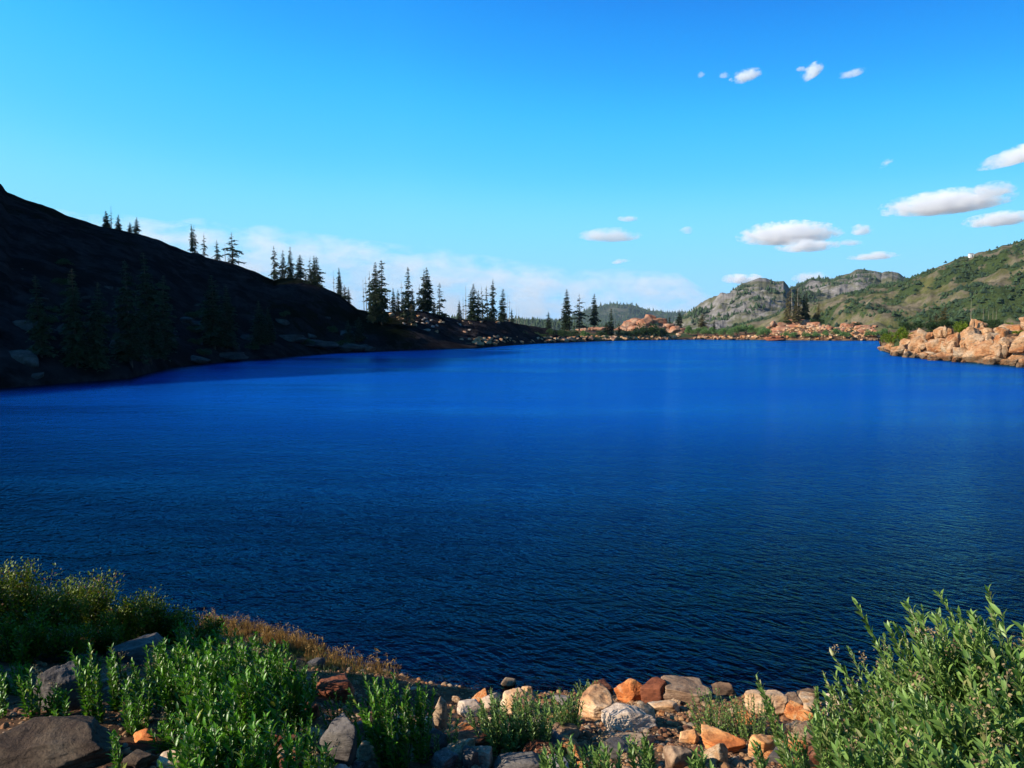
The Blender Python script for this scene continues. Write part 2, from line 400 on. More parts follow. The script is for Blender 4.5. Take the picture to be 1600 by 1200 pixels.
WB = bumpn(nt, hh, 1.0, 1.0)
dep = attrn(nt, 'depth')
gl = nt.nodes.new('ShaderNodeBsdfGlossy'); gl.inputs['Roughness'].default_value = .05; nt.links.new(WB, gl.inputs['Normal'])
gl.inputs['Color'].default_value = (.08, .56, 1, 1)
fr = nt.nodes.new('ShaderNodeFresnel'); fr.inputs['IOR'].default_value = 1.18; nt.links.new(WB, fr.inputs['Normal'])
deep = nt.nodes.new('ShaderNodeBsdfDiffuse')
shal = ramp(nt, nnoise(nt, .16, 4, .6, co, .5), [(.4, (.0002, .001, .003)), (.65, (.0003, .004, .006))])
dmr = nt.nodes.new('ShaderNodeMapRange'); nt.links.new(dep, dmr.inputs[0]); dmr.interpolation_type = 'SMOOTHSTEP'; dmr.inputs[1].default_value = .2; dmr.inputs[2].default_value = 10
body = mix(nt, dmr.outputs[0], shal, (.0020, .078, .43))
nt.links.new(body, deep.inputs[0])
tr = nt.nodes.new('ShaderNodeBsdfTransparent'); tr.inputs[0].default_value = (.34, .34, .36, 1)
al = mathn(nt, 'POWER', 2.718, mathn(nt, 'MULTIPLY', dep, -2.4))
mb_ = nt.nodes.new('ShaderNodeMixShader'); nt.links.new(al, mb_.inputs[0]); nt.links.new(deep.outputs[0], mb_.inputs[1]); nt.links.new(tr.outputs[0], mb_.inputs[2])
ms = nt.nodes.new('ShaderNodeMixShader'); nt.links.new(mathn(nt, 'POWER', fr.outputs[0], 1.0), ms.inputs[0]); nt.links.new(mb_.outputs[0], ms.inputs[1]); nt.links.new(gl.outputs[0], ms.inputs[2])
nt.links.new(ms.outputs[0], nt.nodes['Material Output'].inputs[0])
tt = np.linspace(-2.2, 1.9, 700); uu = np.linspace(0, 1, 260) ** 2.2
Dt = shoreY(tt) + 5
TT, UU = np.meshgrid(tt, uu); YY = 1.0 + UU * (Dt[None, :] - 1.0); XX = TT * YY
wi = np.arange(TT.size).reshape(TT.shape)
wq = np.stack([wi[:-1, :-1], wi[:-1, 1:], wi[1:, 1:], wi[1:, :-1]], -1).reshape(-1, 4)
dp = np.clip(-zg(XX, YY), 0, 16)
wtr = mesh_from('lake_water', np.stack([XX, YY, np.zeros_like(XX)], -1).reshape(-1, 3), wq, M_WATER, attr={'depth': dp.ravel()})
tag(wtr, kind='structure')

# ---------------------------------------------------------------- hill on the left and knolls behind it
RIDGE = np.array([(-1400, 430, 60), (-900, 330, 80), (-500, 215, 95), (-200, 225, 102), (0, 281, 106), (15, 290, 106), (22, 302, 107), (33, 306, 107), (75, 320, 110), (110, 335, 112), (165, 353, 116), (220, 366, 120), (250, 374, 123),
                  (300, 393, 128), (330, 401, 131), (370, 411, 134), (400, 423, 137), (430, 437, 139), (440, 434, 139), (470, 434, 138), (492, 442, 137), (510, 451, 136), (530, 461, 135), (548, 474, 134), (560, 482, 134), (580, 486, 134),
                  (610, 487, 135), (640, 484, 136), (665, 486, 138), (690, 492, 142), (720, 500, 150), (760, 501, 158), (790, 502, 166), (810, 506, 174), (850, 513, 188), (900, 520, 200), (950, 530, 205)], float)
RX = np.array([tang(p) for p in RIDGE[:, 0]])
ht = np.linspace(-2.0, tang(930), 720); hu = np.concatenate([np.linspace(-.04, 1, 240), 1 + np.linspace(.02, 1.6, 40)])
HT, HU = np.meshgrid(ht, hu)
ry = np.interp(ht, RX, RIDGE[:, 1]); rd = np.interp(ht, RX, RIDGE[:, 2]); sd = shoreY(ht)
HD = sd[None, :] - .8; HR = rd[None, :]
zr = np.array([at(800, y_, d_).z for y_, d_ in zip(ry, rd)])[None, :]
Yh = HD + HU * (HR - HD); Xh = HT * Yh
pr = np.where(HU < 0, HU * 30, np.clip(HU, 0, 1) ** .82)
Zh = zr * pr
back = np.clip(HU - 1, 0, 9); Zh = np.where(HU > 1, zr - back * (HR - HD) * .35 - back * 2, Zh)
env = np.clip(HU * 6, 0, 1) * np.clip((1 - HU) * 5, .16, 1)
amp = np.minimum(2.2, zr * .16 + .25)
Zh = Zh + env * (amp * ridged(Xh * .045, Yh * .045, 2.0, 6) + .45 * fbm(Xh * .3, Yh * .3, 1, 5) + .25 * ridged(Xh * .5, Yh * .5, 6, 4)) - env * amp * .25
Zh = Zh + .22 * fbm(Xh * .5, Yh * .5, 8, 4) * np.clip(HU * 3, 0, 1)
vegh = .30 + .9 * fbm(Xh * .05, Yh * .05, 11, 4) - .5 * sstep(-.3, -.02, HT)
hi = np.arange(HT.size).reshape(HT.shape)
hq = np.stack([hi[:-1, :-1], hi[:-1, 1:], hi[1:, 1:], hi[1:, :-1]], -1).reshape(-1, 4)
M_KNOLL = terrain_mat('hillside_ground', (.009, .008, .009), (.026, .022, .024), (.004, .006, .003), s=.35, bd=.1, spec=0)  # ground colour cut to near black to put the hill's shade into it
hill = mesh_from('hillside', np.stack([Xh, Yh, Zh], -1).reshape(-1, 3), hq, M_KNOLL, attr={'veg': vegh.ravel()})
tag(hill, kind='structure')
def zhill(px_, Y):
    t = tang(px_); j = int(np.argmin(abs(ht - t))); return float(np.interp(Y, Yh[:, j], Zh[:, j]))

# ---------------------------------------------------------------- mountains
def cone_tree(mb, P, h, r, rnd):
    n = len(P); k = 5
    a = np.arange(k) / k * 2 * np.pi
    for (z0, z1, rs) in ((0.02, .6, 1.0), (.32, .85, .68), (.62, 1.0, .4)):
        ja = rng.uniform(.75, 1.2, (n, k)); ro = rng.uniform(0, 6, (n, 1))
        V = np.empty((n, k + 1, 3))
        V[:, :k, 0] = P[:, 0:1] + np.cos(a + ro) * (r * rs)[:, None] * ja; V[:, :k, 1] = P[:, 1:2] + np.sin(a + ro) * (r * rs)[:, None] * ja
        V[:, :k, 2] = P[:, 2:3] + (h * z0)[:, None]; V[:, k] = P; V[:, k, 2] += h * z1
        T = np.array([(i, (i + 1) % k, k) for i in range(k)])
        mb.add(V.reshape(-1, 3), tris=(T[None] + (np.arange(n) * (k + 1))[:, None, None]).reshape(-1, 3), rnd=np.repeat(rnd, k + 1))

def mountain(name, pts, depth, front, mat, amp, seed, base=-22, cols=420, rows=130, vegbase=.4, vegamp=1.1, ntree=0, th_=(4, 8), tr_=.3, fs=.006, treename=None, expo=1.0, thr=.45):
    pts = np.array(pts, float); xs = np.array([tang(p) for p in pts[:, 0]])
    t = np.linspace(xs[0], xs[-1], cols); yy = np.interp(t, xs, pts[:, 1])
    zr = np.array([at(800, y_, depth).z for y_ in yy])[None, :]
    zr = zr + fbm(t * 90, 0, seed, 5)[None, :] * amp * .12
    u = np.concatenate([np.linspace(0, 1, rows), 1 + np.linspace(.03, .8, 20)])
    T, U = np.meshgrid(t, u); Y = depth - front * (1 - U); X = T * Y
    Z = base + (zr - base) * np.clip(U, 0, 1) ** expo
    Z = np.where(U > 1, zr - (U - 1) * front * .5, Z)
    env = np.clip(U * 5, 0, 1) * np.clip((1 - U) * 4, .10, 1)
    Z = Z + env * amp * (ridged(X * fs, Y * fs, seed, 7) * 1.0 + .35 * fbm(X * fs * 6, Y * fs * 6, seed, 5) - .25)
    v = vegbase + vegamp * (.6 * fbm(X * fs * 1.7, Y * fs * 1.7, seed + 30, 5) + .7 * fbm(X * fs * 7, Y * fs * 7, seed + 70, 4))
    ii = np.arange(T.size).reshape(T.shape)
    q = np.stack([ii[:-1, :-1], ii[:-1, 1:], ii[1:, 1:], ii[1:, :-1]], -1).reshape(-1, 4)
    o = tag(mesh_from(name, np.stack([X, Y, Z], -1).reshape(-1, 3), q, mat, attr={'veg': v.ravel()}), kind='structure')
    if ntree:
        r_ = rng.integers(0, rows + 1, ntree * 4); c_ = rng.integers(0, cols, ntree * 4)
        cl = fbm(X[r_, c_] * fs * 7, Y[r_, c_] * fs * 7, seed + 60, 3) * .5
        ok = (v[r_, c_] + cl > thr); r_ = r_[ok][:ntree]; c_ = c_[ok][:ntree]
        P = np.stack([X[r_, c_], Y[r_, c_], Z[r_, c_]], -1) + rng.normal(0, 1, (len(r_), 3)) * (depth * .002, depth * .002, 0)
        h = rng.uniform(*th_, len(P)) * np.where(rng.random(len(P)) < .1, 1.5, 1)
        mb = MB(); cone_tree(mb, P - np.array([0, 0, .3]), h, h * tr_ * rng.uniform(.7, 1.4, len(P)), rng.random(len(P)))
        f = mb.build(treename or 'distant_forest', M_FARTREE, smooth=False)
        tag(f, kind='stuff')
    return o
mountain('distant_mountain', [(640, 505), (690, 498), (720, 500), (808, 499), (860, 501), (880, 500), (902, 491), (920, 483), (936, 478), (954, 475), (975, 477), (984, 476), (1001, 481), (1019, 486), (1045, 488), (1075, 489), (1110, 487), (1150, 492), (1260, 500)],
         3900, 1500, M_BLUE, 36, 3.3, base=-60, vegbase=.75, ntree=5000, th_=(9, 16), tr_=.3, fs=.0022)
mountain('wooded_ridge', [(640, 506), (690, 497), (705, 496), (730, 501), (780, 503), (820, 500), (838, 499), (850, 503), (880, 505), (920, 507), (980, 511), (1010, 518)],
         1300, 700, M_BLUE, 12, 5.1, base=-55, vegbase=.7, ntree=3500, th_=(4, 7), tr_=.32, fs=.004)
mountain('rocky_peak', [(1040, 520), (1075, 492), (1083, 486), (1092, 479), (1110, 471), (1125, 465), (1140, 456), (1148, 448), (1157, 442), (1168, 439), (1175, 436), (1184, 434), (1195, 434), (1205, 438), (1222, 440), (1228, 446), (1236, 458), (1270, 475), (1330, 500)],
         1050, 520, M_PEAK, 26, 12.7, vegbase=.14, vegamp=1.6, ntree=4200, th_=(2.2, 4.6), tr_=.42, fs=.008, expo=1.1, thr=.5)
mountain('craggy_mountain', [(1190, 490), (1215, 460), (1240, 448), (1255, 441), (1262, 437), (1280, 438), (1295, 438), (1305, 433), (1325, 428), (1332, 424), (1345, 423), (1362, 424), (1374, 428), (1380, 426), (1390, 426), (1400, 429), (1412, 435), (1450, 455), (1520, 490)],
         1150, 520, M_PEAK, 24, 21.2, vegbase=.26, vegamp=1.6, ntree=4200, th_=(2.2, 4.6), tr_=.42, fs=.008, expo=1.1, thr=.5)
mountain('green_mountain_slope', [(1100, 520), (1150, 508), (1200, 494), (1260, 478), (1310, 462), (1360, 448), (1412, 436), (1430, 430), (1460, 417), (1480, 408), (1500, 401), (1515, 398), (1540, 390), (1560, 384), (1580, 379), (1600, 371), (1650, 352), (1750, 318), (2000, 250), (2500, 250)],
         620, 330, M_SLOPE, 17, 33.9, cols=640, rows=160, vegbase=.45, vegamp=1.5, ntree=12000, th_=(.9, 2.2), tr_=.8, fs=.011, thr=.5)

# unseen shoulder of the left mountain, added and shaped to shade the left shore
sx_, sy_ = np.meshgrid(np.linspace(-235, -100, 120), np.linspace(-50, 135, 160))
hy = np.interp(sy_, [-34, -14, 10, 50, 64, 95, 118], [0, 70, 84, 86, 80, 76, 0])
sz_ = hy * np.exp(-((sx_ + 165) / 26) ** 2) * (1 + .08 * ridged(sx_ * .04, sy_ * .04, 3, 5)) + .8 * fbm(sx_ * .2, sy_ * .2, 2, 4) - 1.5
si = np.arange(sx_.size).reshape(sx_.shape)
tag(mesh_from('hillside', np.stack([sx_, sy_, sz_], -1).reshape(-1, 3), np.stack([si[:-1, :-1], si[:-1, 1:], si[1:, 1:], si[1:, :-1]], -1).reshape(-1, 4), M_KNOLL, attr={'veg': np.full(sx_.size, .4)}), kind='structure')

# ---------------------------------------------------------------- rocks
def ico(level):
    bm = bmesh.new(); bmesh.ops.create_icosphere(bm, subdivisions=level, radius=1)
    V = np.array([v.co[:] for v in bm.verts]); T = np.array([[v.index for v in f.verts] for f in bm.faces]); bm.free()
    return V / np.linalg.norm(V, axis=1, keepdims=True), T
ICO = {k: ico(k) for k in (2, 3, 4, 5, 6)}
def rock_shape(level, seed, size, rough=.06, nplane=12, blocky=.6, sharp=60):
    rg = np.random.default_rng(seed); V, T = ICO[level]
    pl = rg.normal(size=(nplane, 3)); pl /= np.linalg.norm(pl, axis=1, keepdims=True)
    d = rg.uniform(.62, .95, nplane)
    box = np.array([(1, 0, 0), (-1, 0, 0), (0, 1, 0), (0, -1, 0), (0, 0, 1), (0, 0, -1)], float) + rg.normal(0, .24, (6, 3))
    box /= np.linalg.norm(box, axis=1, keepdims=True)
    pl = np.concatenate([pl, box]); d = np.concatenate([d, rg.uniform(blocky, blocky + .18, 6)])
    dots = np.maximum(V @ pl.T, 1e-3) / d
    inv = (dots ** sharp).sum(1) ** (1 / sharp)
    P = V / inv[:, None]
    o = rg.uniform(0, 50, 3)
    nz = fbm(P[:, 0] * 2.2 + o[0], P[:, 1] * 2.2 + o[1], P[:, 2] * 2.2 + o[2], 5)
    lay = ridged(P[:, 0] * 1.5 + o[0], P[:, 1] * 1.5 + o[2], P[:, 2] * 5 + o[1], 4)
    P = P * (1 + rough * nz + rough * .8 * lay)[:, None]
    return P * np.asarray(size), T
def rotz(P, a, tilt=0.0, roll=0.0):
    M = np.array(Matrix.Rotation(a, 3, 'Z') @ Matrix.Rotation(tilt, 3, 'X') @ Matrix.Rotation(roll, 3, 'Y'))
    return P @ M.T

# foreground rocks: pixel box in the photograph (x0, y0, x1, y1), kind, label
ROCKS = [
 (-25, 1108, 190, 1215, 'brown_shaded', 'largest dark brown boulder, in the shade at the lower left corner'),
 (58, 1036, 142, 1112, 'grey_shaded', 'blue grey slab in the shade above the big dark corner boulder'),
 (25, 1010, 140, 1034, 'grey_shaded', 'low long shaded slab lying under the olive shrubs at the left edge'),
 (178, 988, 272, 1045, 'grey_shaded', 'grey boulder with a pale lit ridge, behind the small leafy plants on the left'),
 (185, 1165, 243, 1200, 'brown_shaded', 'brown stone half hidden between the corner boulder and a dappled slab'),
 (240, 1166, 330, 1206, 'tan', 'tan slab with dappled light at the bottom edge, left of the tall leafy mass'),
 (206, 1138, 252, 1162, 'orange', 'thin orange stone edge lit among dark plants on the left'),
 (448, 1090, 508, 1128, 'dark', 'red brown flat stone with lit top between two leafy masses'),
 (478, 1026, 508, 1046, 'grey_shaded', 'small grey stone below the dry grass edge'),
 (490, 1052, 556, 1096, 'dark', 'dark red boulder in shadow below the dry grass edge'),
 (500, 1120, 572, 1200, 'grey_shaded', 'bluish shaded slab left of the middle leafy plant'),
 (555, 1152, 588, 1190, 'tan', 'tan wedge stone at the foot of the middle leafy plant'),
 (510, 1186, 550, 1215, 'pale', 'round cream stone cut by the bottom edge'),
 (650, 1138, 698, 1180, 'grey_shaded', 'smooth blue grey rounded rock right of the middle leafy plant'),
 (658, 1120, 680, 1142, 'tan', 'little tan stone beside the smooth grey rounded rock'),
 (676, 1090, 702, 1138, 'brown', 'upright brown rock with a thin stalk plant in front'),
 (782, 1057, 806, 1074, 'tan', 'flat tan stone standing alone in the water edge'),
 (750, 1082, 782, 1106, 'pale', 'light cream rock at the water edge left of the flat tan boulder'),
 (780, 1076, 838, 1118, 'tan', 'wide tan and grey boulder behind the central green plant'),
 (815, 1072, 834, 1092, 'tan', 'small pointed stone leaning on the wide tan boulder'),
 (714, 1090, 758, 1120, 'pale', 'pale edged rock behind small stalks at the water edge'),
 (688, 1128, 784, 1182, 'dark', 'large dark red block with a flat lit top edge'),
 (748, 1120, 778, 1158, 'tan', 'pale tan end stone leaning against the large dark red block'),
 (741, 1165, 776, 1202, 'pale', 'cream blocky stone lit at the bottom centre'),
 (716, 1168, 748, 1202, 'grey_shaded', 'grey shaded stone left of the cream blocky stone'),
 (768, 1174, 856, 1215, 'grey_shaded', 'large bluish grey rock at the bottom centre edge'),
 (818, 1136, 852, 1180, 'tan', 'upright tan rock with lit left face right of the central plant'),
 (776, 1168, 802, 1182, 'orange', 'small flat orange stone above the bluish grey bottom rock'),
 (850, 1130, 912, 1156, 'brown', 'grey tan slab between the plants right of the central plant'),
 (864, 1083, 896, 1102, 'grey', 'grey rock poking above the leaves at the water edge'),
 (940, 1098, 1024, 1146, 'pale', 'big pale cracked boulder with a dark right face'),
 (896, 1072, 975, 1124, 'tan', 'broad tan rock mass behind the big pale cracked boulder'),
 (960, 1056, 1012, 1098, 'orange', 'bright orange pyramid shaped rock at the water edge'),
 (1000, 1060, 1046, 1098, 'dark', 'dark red rock joined to the right of the orange pyramid rock'),
 (1026, 1056, 1106, 1100, 'brown', 'long grey brown jagged slab at the water edge'),
 (1012, 1090, 1064, 1114, 'tan', 'low tan brown rock in front of the jagged slab'),
 (1112, 1064, 1150, 1088, 'brown', 'brown rock behind the dense small leaved plant'),
 (1160, 1066, 1228, 1118, 'tan', 'wide tan rock right of the dense small leaved plant'),
 (1060, 1135, 1094, 1162, 'orange', 'bright orange rock at the left end of the front row'),
 (1090, 1136, 1164, 1176, 'orange', 'long tan and orange slab in the middle of the front row'),
 (1164, 1140, 1222, 1184, 'orange', 'deep orange red block at the right end of the front row'),
 (930, 1140, 1026, 1166, 'brown', 'flat brown slab in front of the big pale cracked boulder'),
 (938, 1156, 994, 1186, 'grey_shaded', 'bluish grey rock behind the large leaved plants at the bottom'),
 (1030, 1158, 1092, 1206, 'brown', 'dark grey and orange rock at the bottom edge right of centre'),
 (1218, 1186, 1285, 1215, 'orange', 'orange rock top cut by the bottom edge right of centre'),
 (1196, 1166, 1246, 1194, 'grey_shaded', 'bluish shaded rock right of the deep orange block'),
 (1248, 1073, 1280, 1096, 'brown', 'brown rock at the water edge left of the white and orange rock'),
 (1289, 1080, 1320, 1122, 'pale', 'white topped rock with an orange foot at the water edge on the right'),
 (1254, 1098, 1280, 1126, 'tan', 'rounded tan rock below the brown water edge rock'),
 (838, 1178, 905, 1212, 'grey', 'speckled grey rock right of the large bluish bottom rock'),
 (985, 1176, 1035, 1206, 'brown', 'brown stone between large leaved plants at the bottom edge'),
]
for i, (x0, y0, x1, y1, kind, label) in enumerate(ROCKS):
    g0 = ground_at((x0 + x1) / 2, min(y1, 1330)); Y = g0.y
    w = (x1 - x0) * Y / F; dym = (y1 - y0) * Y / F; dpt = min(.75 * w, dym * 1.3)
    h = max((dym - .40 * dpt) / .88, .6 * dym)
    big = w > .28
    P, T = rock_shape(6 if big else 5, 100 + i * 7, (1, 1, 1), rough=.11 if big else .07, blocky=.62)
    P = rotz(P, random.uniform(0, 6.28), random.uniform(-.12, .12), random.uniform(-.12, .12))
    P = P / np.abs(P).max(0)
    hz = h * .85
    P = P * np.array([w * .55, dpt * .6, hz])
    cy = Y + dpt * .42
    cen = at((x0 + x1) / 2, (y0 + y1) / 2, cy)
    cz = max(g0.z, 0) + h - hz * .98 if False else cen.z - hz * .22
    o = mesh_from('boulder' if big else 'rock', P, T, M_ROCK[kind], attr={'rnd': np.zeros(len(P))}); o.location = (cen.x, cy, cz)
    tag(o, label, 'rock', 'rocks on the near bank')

fm = {(k, c_): mesh_from('rock', *rock_shape(5, 4000 + k, (1, 1, .8), rough=.07), M_ROCK[c_], attr={'rnd': np.zeros(len(ICO[5][0]))}, link=False) for k in range(6) for c_ in ('tan', 'orange', 'brown', 'grey', 'dark')}
for k in range(72):
    px = random.uniform(380, 1290); py = random.uniform(1062 if px > 700 else 1100, 1215)
    g0 = ground_at(px, py)
    if g0.z < .02: continue
    c_ = random.choice(('tan', 'tan', 'orange', 'orange', 'brown', 'grey', 'dark'))
    o = bpy.data.objects.new('rock', fm[(random.randrange(6), c_)]); COL.objects.link(o); s_ = random.uniform(.035, .12)
    o.location = g0 + Vector((0, 0, s_ * .3)); o.scale = (s_ * random.uniform(.8, 1.3), s_, s_ * random.uniform(.6, 1)); o.rotation_euler = (random.gauss(0, .3), random.gauss(0, .3), random.uniform(0, 6.28))
    wd = {'tan': 'tan', 'orange': 'orange', 'brown': 'brown', 'grey': 'grey', 'dark': 'dark red'}[c_]
    tag(o, 'small %s stone among the boulders of the near bank' % wd, 'rock', 'small %s stones of the near bank' % wd)

P, T = rock_shape(5, 777, (1.1, 1.9, 1.35), rough=.06); o = mesh_from('boulder', P, T, M_ROCK['brown_shaded'], attr={'rnd': np.zeros(len(P))}); o.location = (-5.4, 3.9, zs(-5.4, 3.9) - .05)  # boulder added out of view to throw shade on the lower left corner
tag(o, 'huge brown boulder added outside the frame to shade the lower left corner', 'rock', 'rocks on the near bank')

# gravel and small stones on the near bank (far too many to count)
def pebbles(n, region, smin, smax, mat, name):
    V0, T0 = ICO[2]; V0 = V0 * (1 + .18 * fbm(V0[:, 0] * 1.7, V0[:, 1] * 1.7, V0[:, 2] * 1.7, 2))[:, None]
    (xa, xb), (ya, yb) = region
    X = np.where(rng.random(n) < .8, rng.uniform(.1, xb, n), rng.uniform(xa, .1, n)); Y = rng.uniform(ya, yb, n); Z = zg(X, Y); ok = Z > -.15
    X, Y, Z = X[ok], Y[ok], Z[ok]; n = len(X)
    s = smin * (smax / smin) ** (rng.random(n) ** 2.6)
    sc = rng.uniform(.6, 1.3, (n, 3)) * s[:, None] * np.array([1.1, 1.1, .65]); a = rng.uniform(0, 6.28, n)
    V = V0[None] * sc[:, None, :]
    Vx = V[..., 0] * np.cos(a)[:, None] - V[..., 1] * np.sin(a)[:, None]; Vy = V[..., 0] * np.sin(a)[:, None] + V[..., 1] * np.cos(a)[:, None]
    V = np.stack([Vx + X[:, None], Vy + Y[:, None], V[..., 2] + Z[:, None] + (s * .2)[:, None]], -1)
    mb = MB(); mb.add(V.reshape(-1, 3), tris=(T0[None] + (np.arange(n) * len(V0))[:, None, None]).reshape(-1, 3), rnd=np.repeat(rng.random(n), len(V0)))
    return mb.build(name, mat, smooth=False)
M_GRAVEL, nt, p = newmat('gravel_stones')
c = ramp(nt, attrn(nt, 'rnd'), [(0, (.09, .03, .012)), (.35, (.26, .11, .04)), (.65, (.36, .19, .08)), (.9, (.27, .18, .11)), (1, (.36, .27, .18))])
c = mix(nt, .5, c, ramp(nt, nnoise(nt, 40, 4, .6, coords(nt)), [(.3, (.4, .4, .4)), (.7, (1, 1, 1))]), 'MULTIPLY')
nt.links.new(c, p.inputs['Base Color']); p.inputs['Roughness'].default_value = .9
tag(pebbles(26000, ((-3.6, 5), (2.0, 7.2)), .005, .030, M_GRAVEL, 'gravel'), kind='stuff')

# ---------------------------------------------------------------- leafy plants
def plant_mesh(root, height, rad, nstem, leafL, leafW, mats, lean=(-.18, -.02), per=26, up=.9, flower=0, spread=.5, mintop=.15, bare=.15, stemr=.004, bush=False, jitterh=.25):
    lb = MB(); sb = MB(); fb = MB()
    for s in range(nstem):
        a = random.uniform(0, 2 * math.pi); rr_ = rad * math.sqrt(random.random())
        ex, ey = rr_ * math.cos(a), rr_ * math.sin(a)
        hgt = height * (1 - (rr_ / (rad + 1e-6)) ** 2 * .3) * random.uniform(1 - jitterh, 1.0)
        b0 = np.array([ex * (1 - spread), ey * (1 - spread), -.03])
        tip = np.array([ex + lean[0] * hgt + random.gauss(0, .09) * hgt, ey + lean[1] * hgt + random.gauss(0, .10) * hgt, hgt])
        mid = (b0 + tip) / 2 + np.array([random.gauss(0, .04), random.gauss(0, .04), .06]) * hgt
        tt_ = np.linspace(0, 1, 7)[:, None]
        pts = (1 - tt_) ** 2 * b0 + 2 * tt_ * (1 - tt_) * mid + tt_ ** 2 * tip
        tube(sb, [tuple(q) for q in pts], [stemr * (1 - .6 * t_) for t_ in tt_[:, 0]], 4, rnd=random.random())
        n = max(6, int(per * hgt / height))
        t = bare + (1 - bare) * (np.arange(n) + rng.random(n) * .6) / n; t = t[:, None]
        B = (1 - t) ** 2 * b0 + 2 * t * (1 - t) * mid + t ** 2 * tip
        Tn = 2 * (1 - t) * (mid - b0) + 2 * t * (tip - mid); Tn /= np.linalg.norm(Tn, axis=1, keepdims=True)
        an = np.arange(n) * 2.4 + random.uniform(0, 6) + rng.normal(0, .3, n)
        out = np.stack([np.cos(an), np.sin(an), np.zeros(n)], -1)
        D = Tn * (up + .5 * t) + np.array([-.25, -.05, .1]) + out * rng.uniform(.45, 1.0, (n, 1)) + rng.normal(0, .15, (n, 3))
        N = Tn * 1.0 - out * .8 + rng.normal(0, .35, (n, 3))
        L = leafL * rng.uniform(.65, 1.15, n) * (1 - .35 * t[:, 0]) 
        if bush:
            B = B + out * rng.uniform(0, .10, (n, 1)) * height * 1.2 + rng.normal(0, .03, (n, 3)) * height
        leaves(lb, B, D, N, L, L / leafL * leafW, bend=.2, fold=.14)
        if random.random() < flower:
            k = random.randint(10, 22)
            for _ in range(3):
                bt = tip + np.array([random.gauss(0, .25), random.gauss(0, .25), random.uniform(.2, .9)]) * leafL
                tube(sb, [tuple(tip), tuple(bt)], [stemr * .5, stemr * .3], 3, rnd=.7)
                Pp = bt + rng.normal(0, .10, (k // 2, 3)) * leafL * 1.6
                leaves(fb, Pp, rng.normal(size=Pp.shape) + (0, 0, .4), rng.normal(size=Pp.shape), leafL * .16, leafL * .10)
    sb.build('stems', mats[1], root); lb.build('leaves', mats[0], root)
    if fb.n: fb.build('blossoms', mats[2], root)

BROAD = (M_LEAF, M_STEM, M_SEED); PALEB = (M_LEAFP, M_STEM, M_SEED); OLV = (M_OLIVE, M_BROWNSTEM, M_SEED)
# (px, base row, top row, width px, stems, leaf length m, kind, name, label, group)
PL = []
def P_(px, yb, yt, w, ns, L, kind, name, label, group): PL.append((px, yb, yt, w, ns, L, kind, name, label, group))
gR = 'pale leafy plants massed on the right bank'; lR = 'pale green leafy plant in the dense mass on the right bank'
for (px, yb, yt, w, ns, L) in [(1365, 1200, 1062, 90, 18, .055), (1412, 1215, 1030, 90, 20, .06), (1460, 1235, 1002, 95, 22, .06), (1502, 1262, 952, 95, 24, .065), (1552, 1280, 945, 100, 22, .068),
        (1585, 1290, 950, 100, 20, .07), (1640, 1300, 935, 100, 18, .07), (1372, 1285, 1095, 100, 18, .06), (1455, 1310, 1075, 110, 20, .066), (1545, 1335, 1070, 120, 22, .07),
        (1625, 1345, 1060, 110, 20, .07), (1325, 1265, 1120, 80, 14, .055), (1410, 1370, 1140, 120, 20, .062), (1500, 1390, 1140, 130, 20, .068), (1590, 1400, 1150, 120, 20, .07)]:
    P_(px, yb, yt, w, ns, L, 'pale', 'leafy_plant', lR, gR)
P_(1632, 1240, 872, 50, 5, .06, 'pale', 'leafy_plant', 'tallest pale leafy plant, only its tips entering at the right edge', gR)
P_(1296, 1215, 1100, 45, 6, .05, 'pale', 'leafy_plant', 'small pale leafy plant at the left foot of the dense right mass', None)
P_(1283, 1150, 1048, 26, 3, .05, 'pale', 'leafy_plant', 'thin upright plant with large leaves left of the white topped rock', None)
P_(1322, 1150, 1052, 22, 3, .045, 'pale', 'leafy_plant', 'thin bent plant with a flower head right of the white topped rock', None)
P_(1238, 1215, 1058, 40, 5, .05, 'pale', 'leafy_plant', 'tall leaning plant with flower tips beside the wide tan rock', None)
P_(1262, 1245, 1120, 50, 7, .05, 'pale', 'leafy_plant', 'leafy plant in front of the tall leaning plant at the bottom right', None)
P_(1200, 1235, 1150, 30, 4, .05, 'pale', 'leafy_plant', 'narrow leafy plant in front of the deep orange block', None)
P_(1100, 1240, 1158, 50, 6, .055, 'pale', 'leafy_plant', 'large leaved plant at the bottom edge under the long tan slab', None)
for px, yb, yt, w in [(905, 1250, 1152, 60), (955, 1250, 1158, 55), (1008, 1240, 1146, 45), (865, 1250, 1172, 50)]:
    P_(px, yb, yt, w, 8, .055, 'pale', 'leafy_plant', {905: 'wide leaved plant at the bottom edge left of the bluish rock', 955: 'wide leaved plant at the bottom edge in front of the flat brown slab',
       1008: 'upright wide leaved plant with one tall pale leaf at the bottom edge', 865: 'low leafy plant in front of the speckled grey rock'}[px], None)
P_(1114, 1146, 1076, 72, 46, .027, 'pale', 'small_leaf_plant', 'left half of the dense small leaved clump between tan rocks', None)
P_(1172, 1152, 1084, 84, 50, .027, 'pale', 'small_leaf_plant', 'right half of the dense small leaved clump between tan rocks', None)
P_(788, 1174, 1084, 92, 30, .038, 'mid', 'leafy_plant', 'left plant of the bright central pair, tips over the wide tan boulder', None)
P_(832, 1176, 1080, 84, 28, .038, 'mid', 'leafy_plant', 'right plant of the bright central pair beside the upright tan rock', None)
P_(880, 1148, 1082, 80, 22, .034, 'mid', 'leafy_plant', 'low green plant over the grey tan slab right of the central pair', None)
P_(922, 1092, 1060, 46, 12, .026, 'mid', 'leafy_plant', 'small green plant growing on top of the broad tan rock mass', None)
P_(745, 1142, 1094, 34, 7, .03, 'mid', 'leafy_plant', 'small plant with dry tips behind the large dark red block', None)
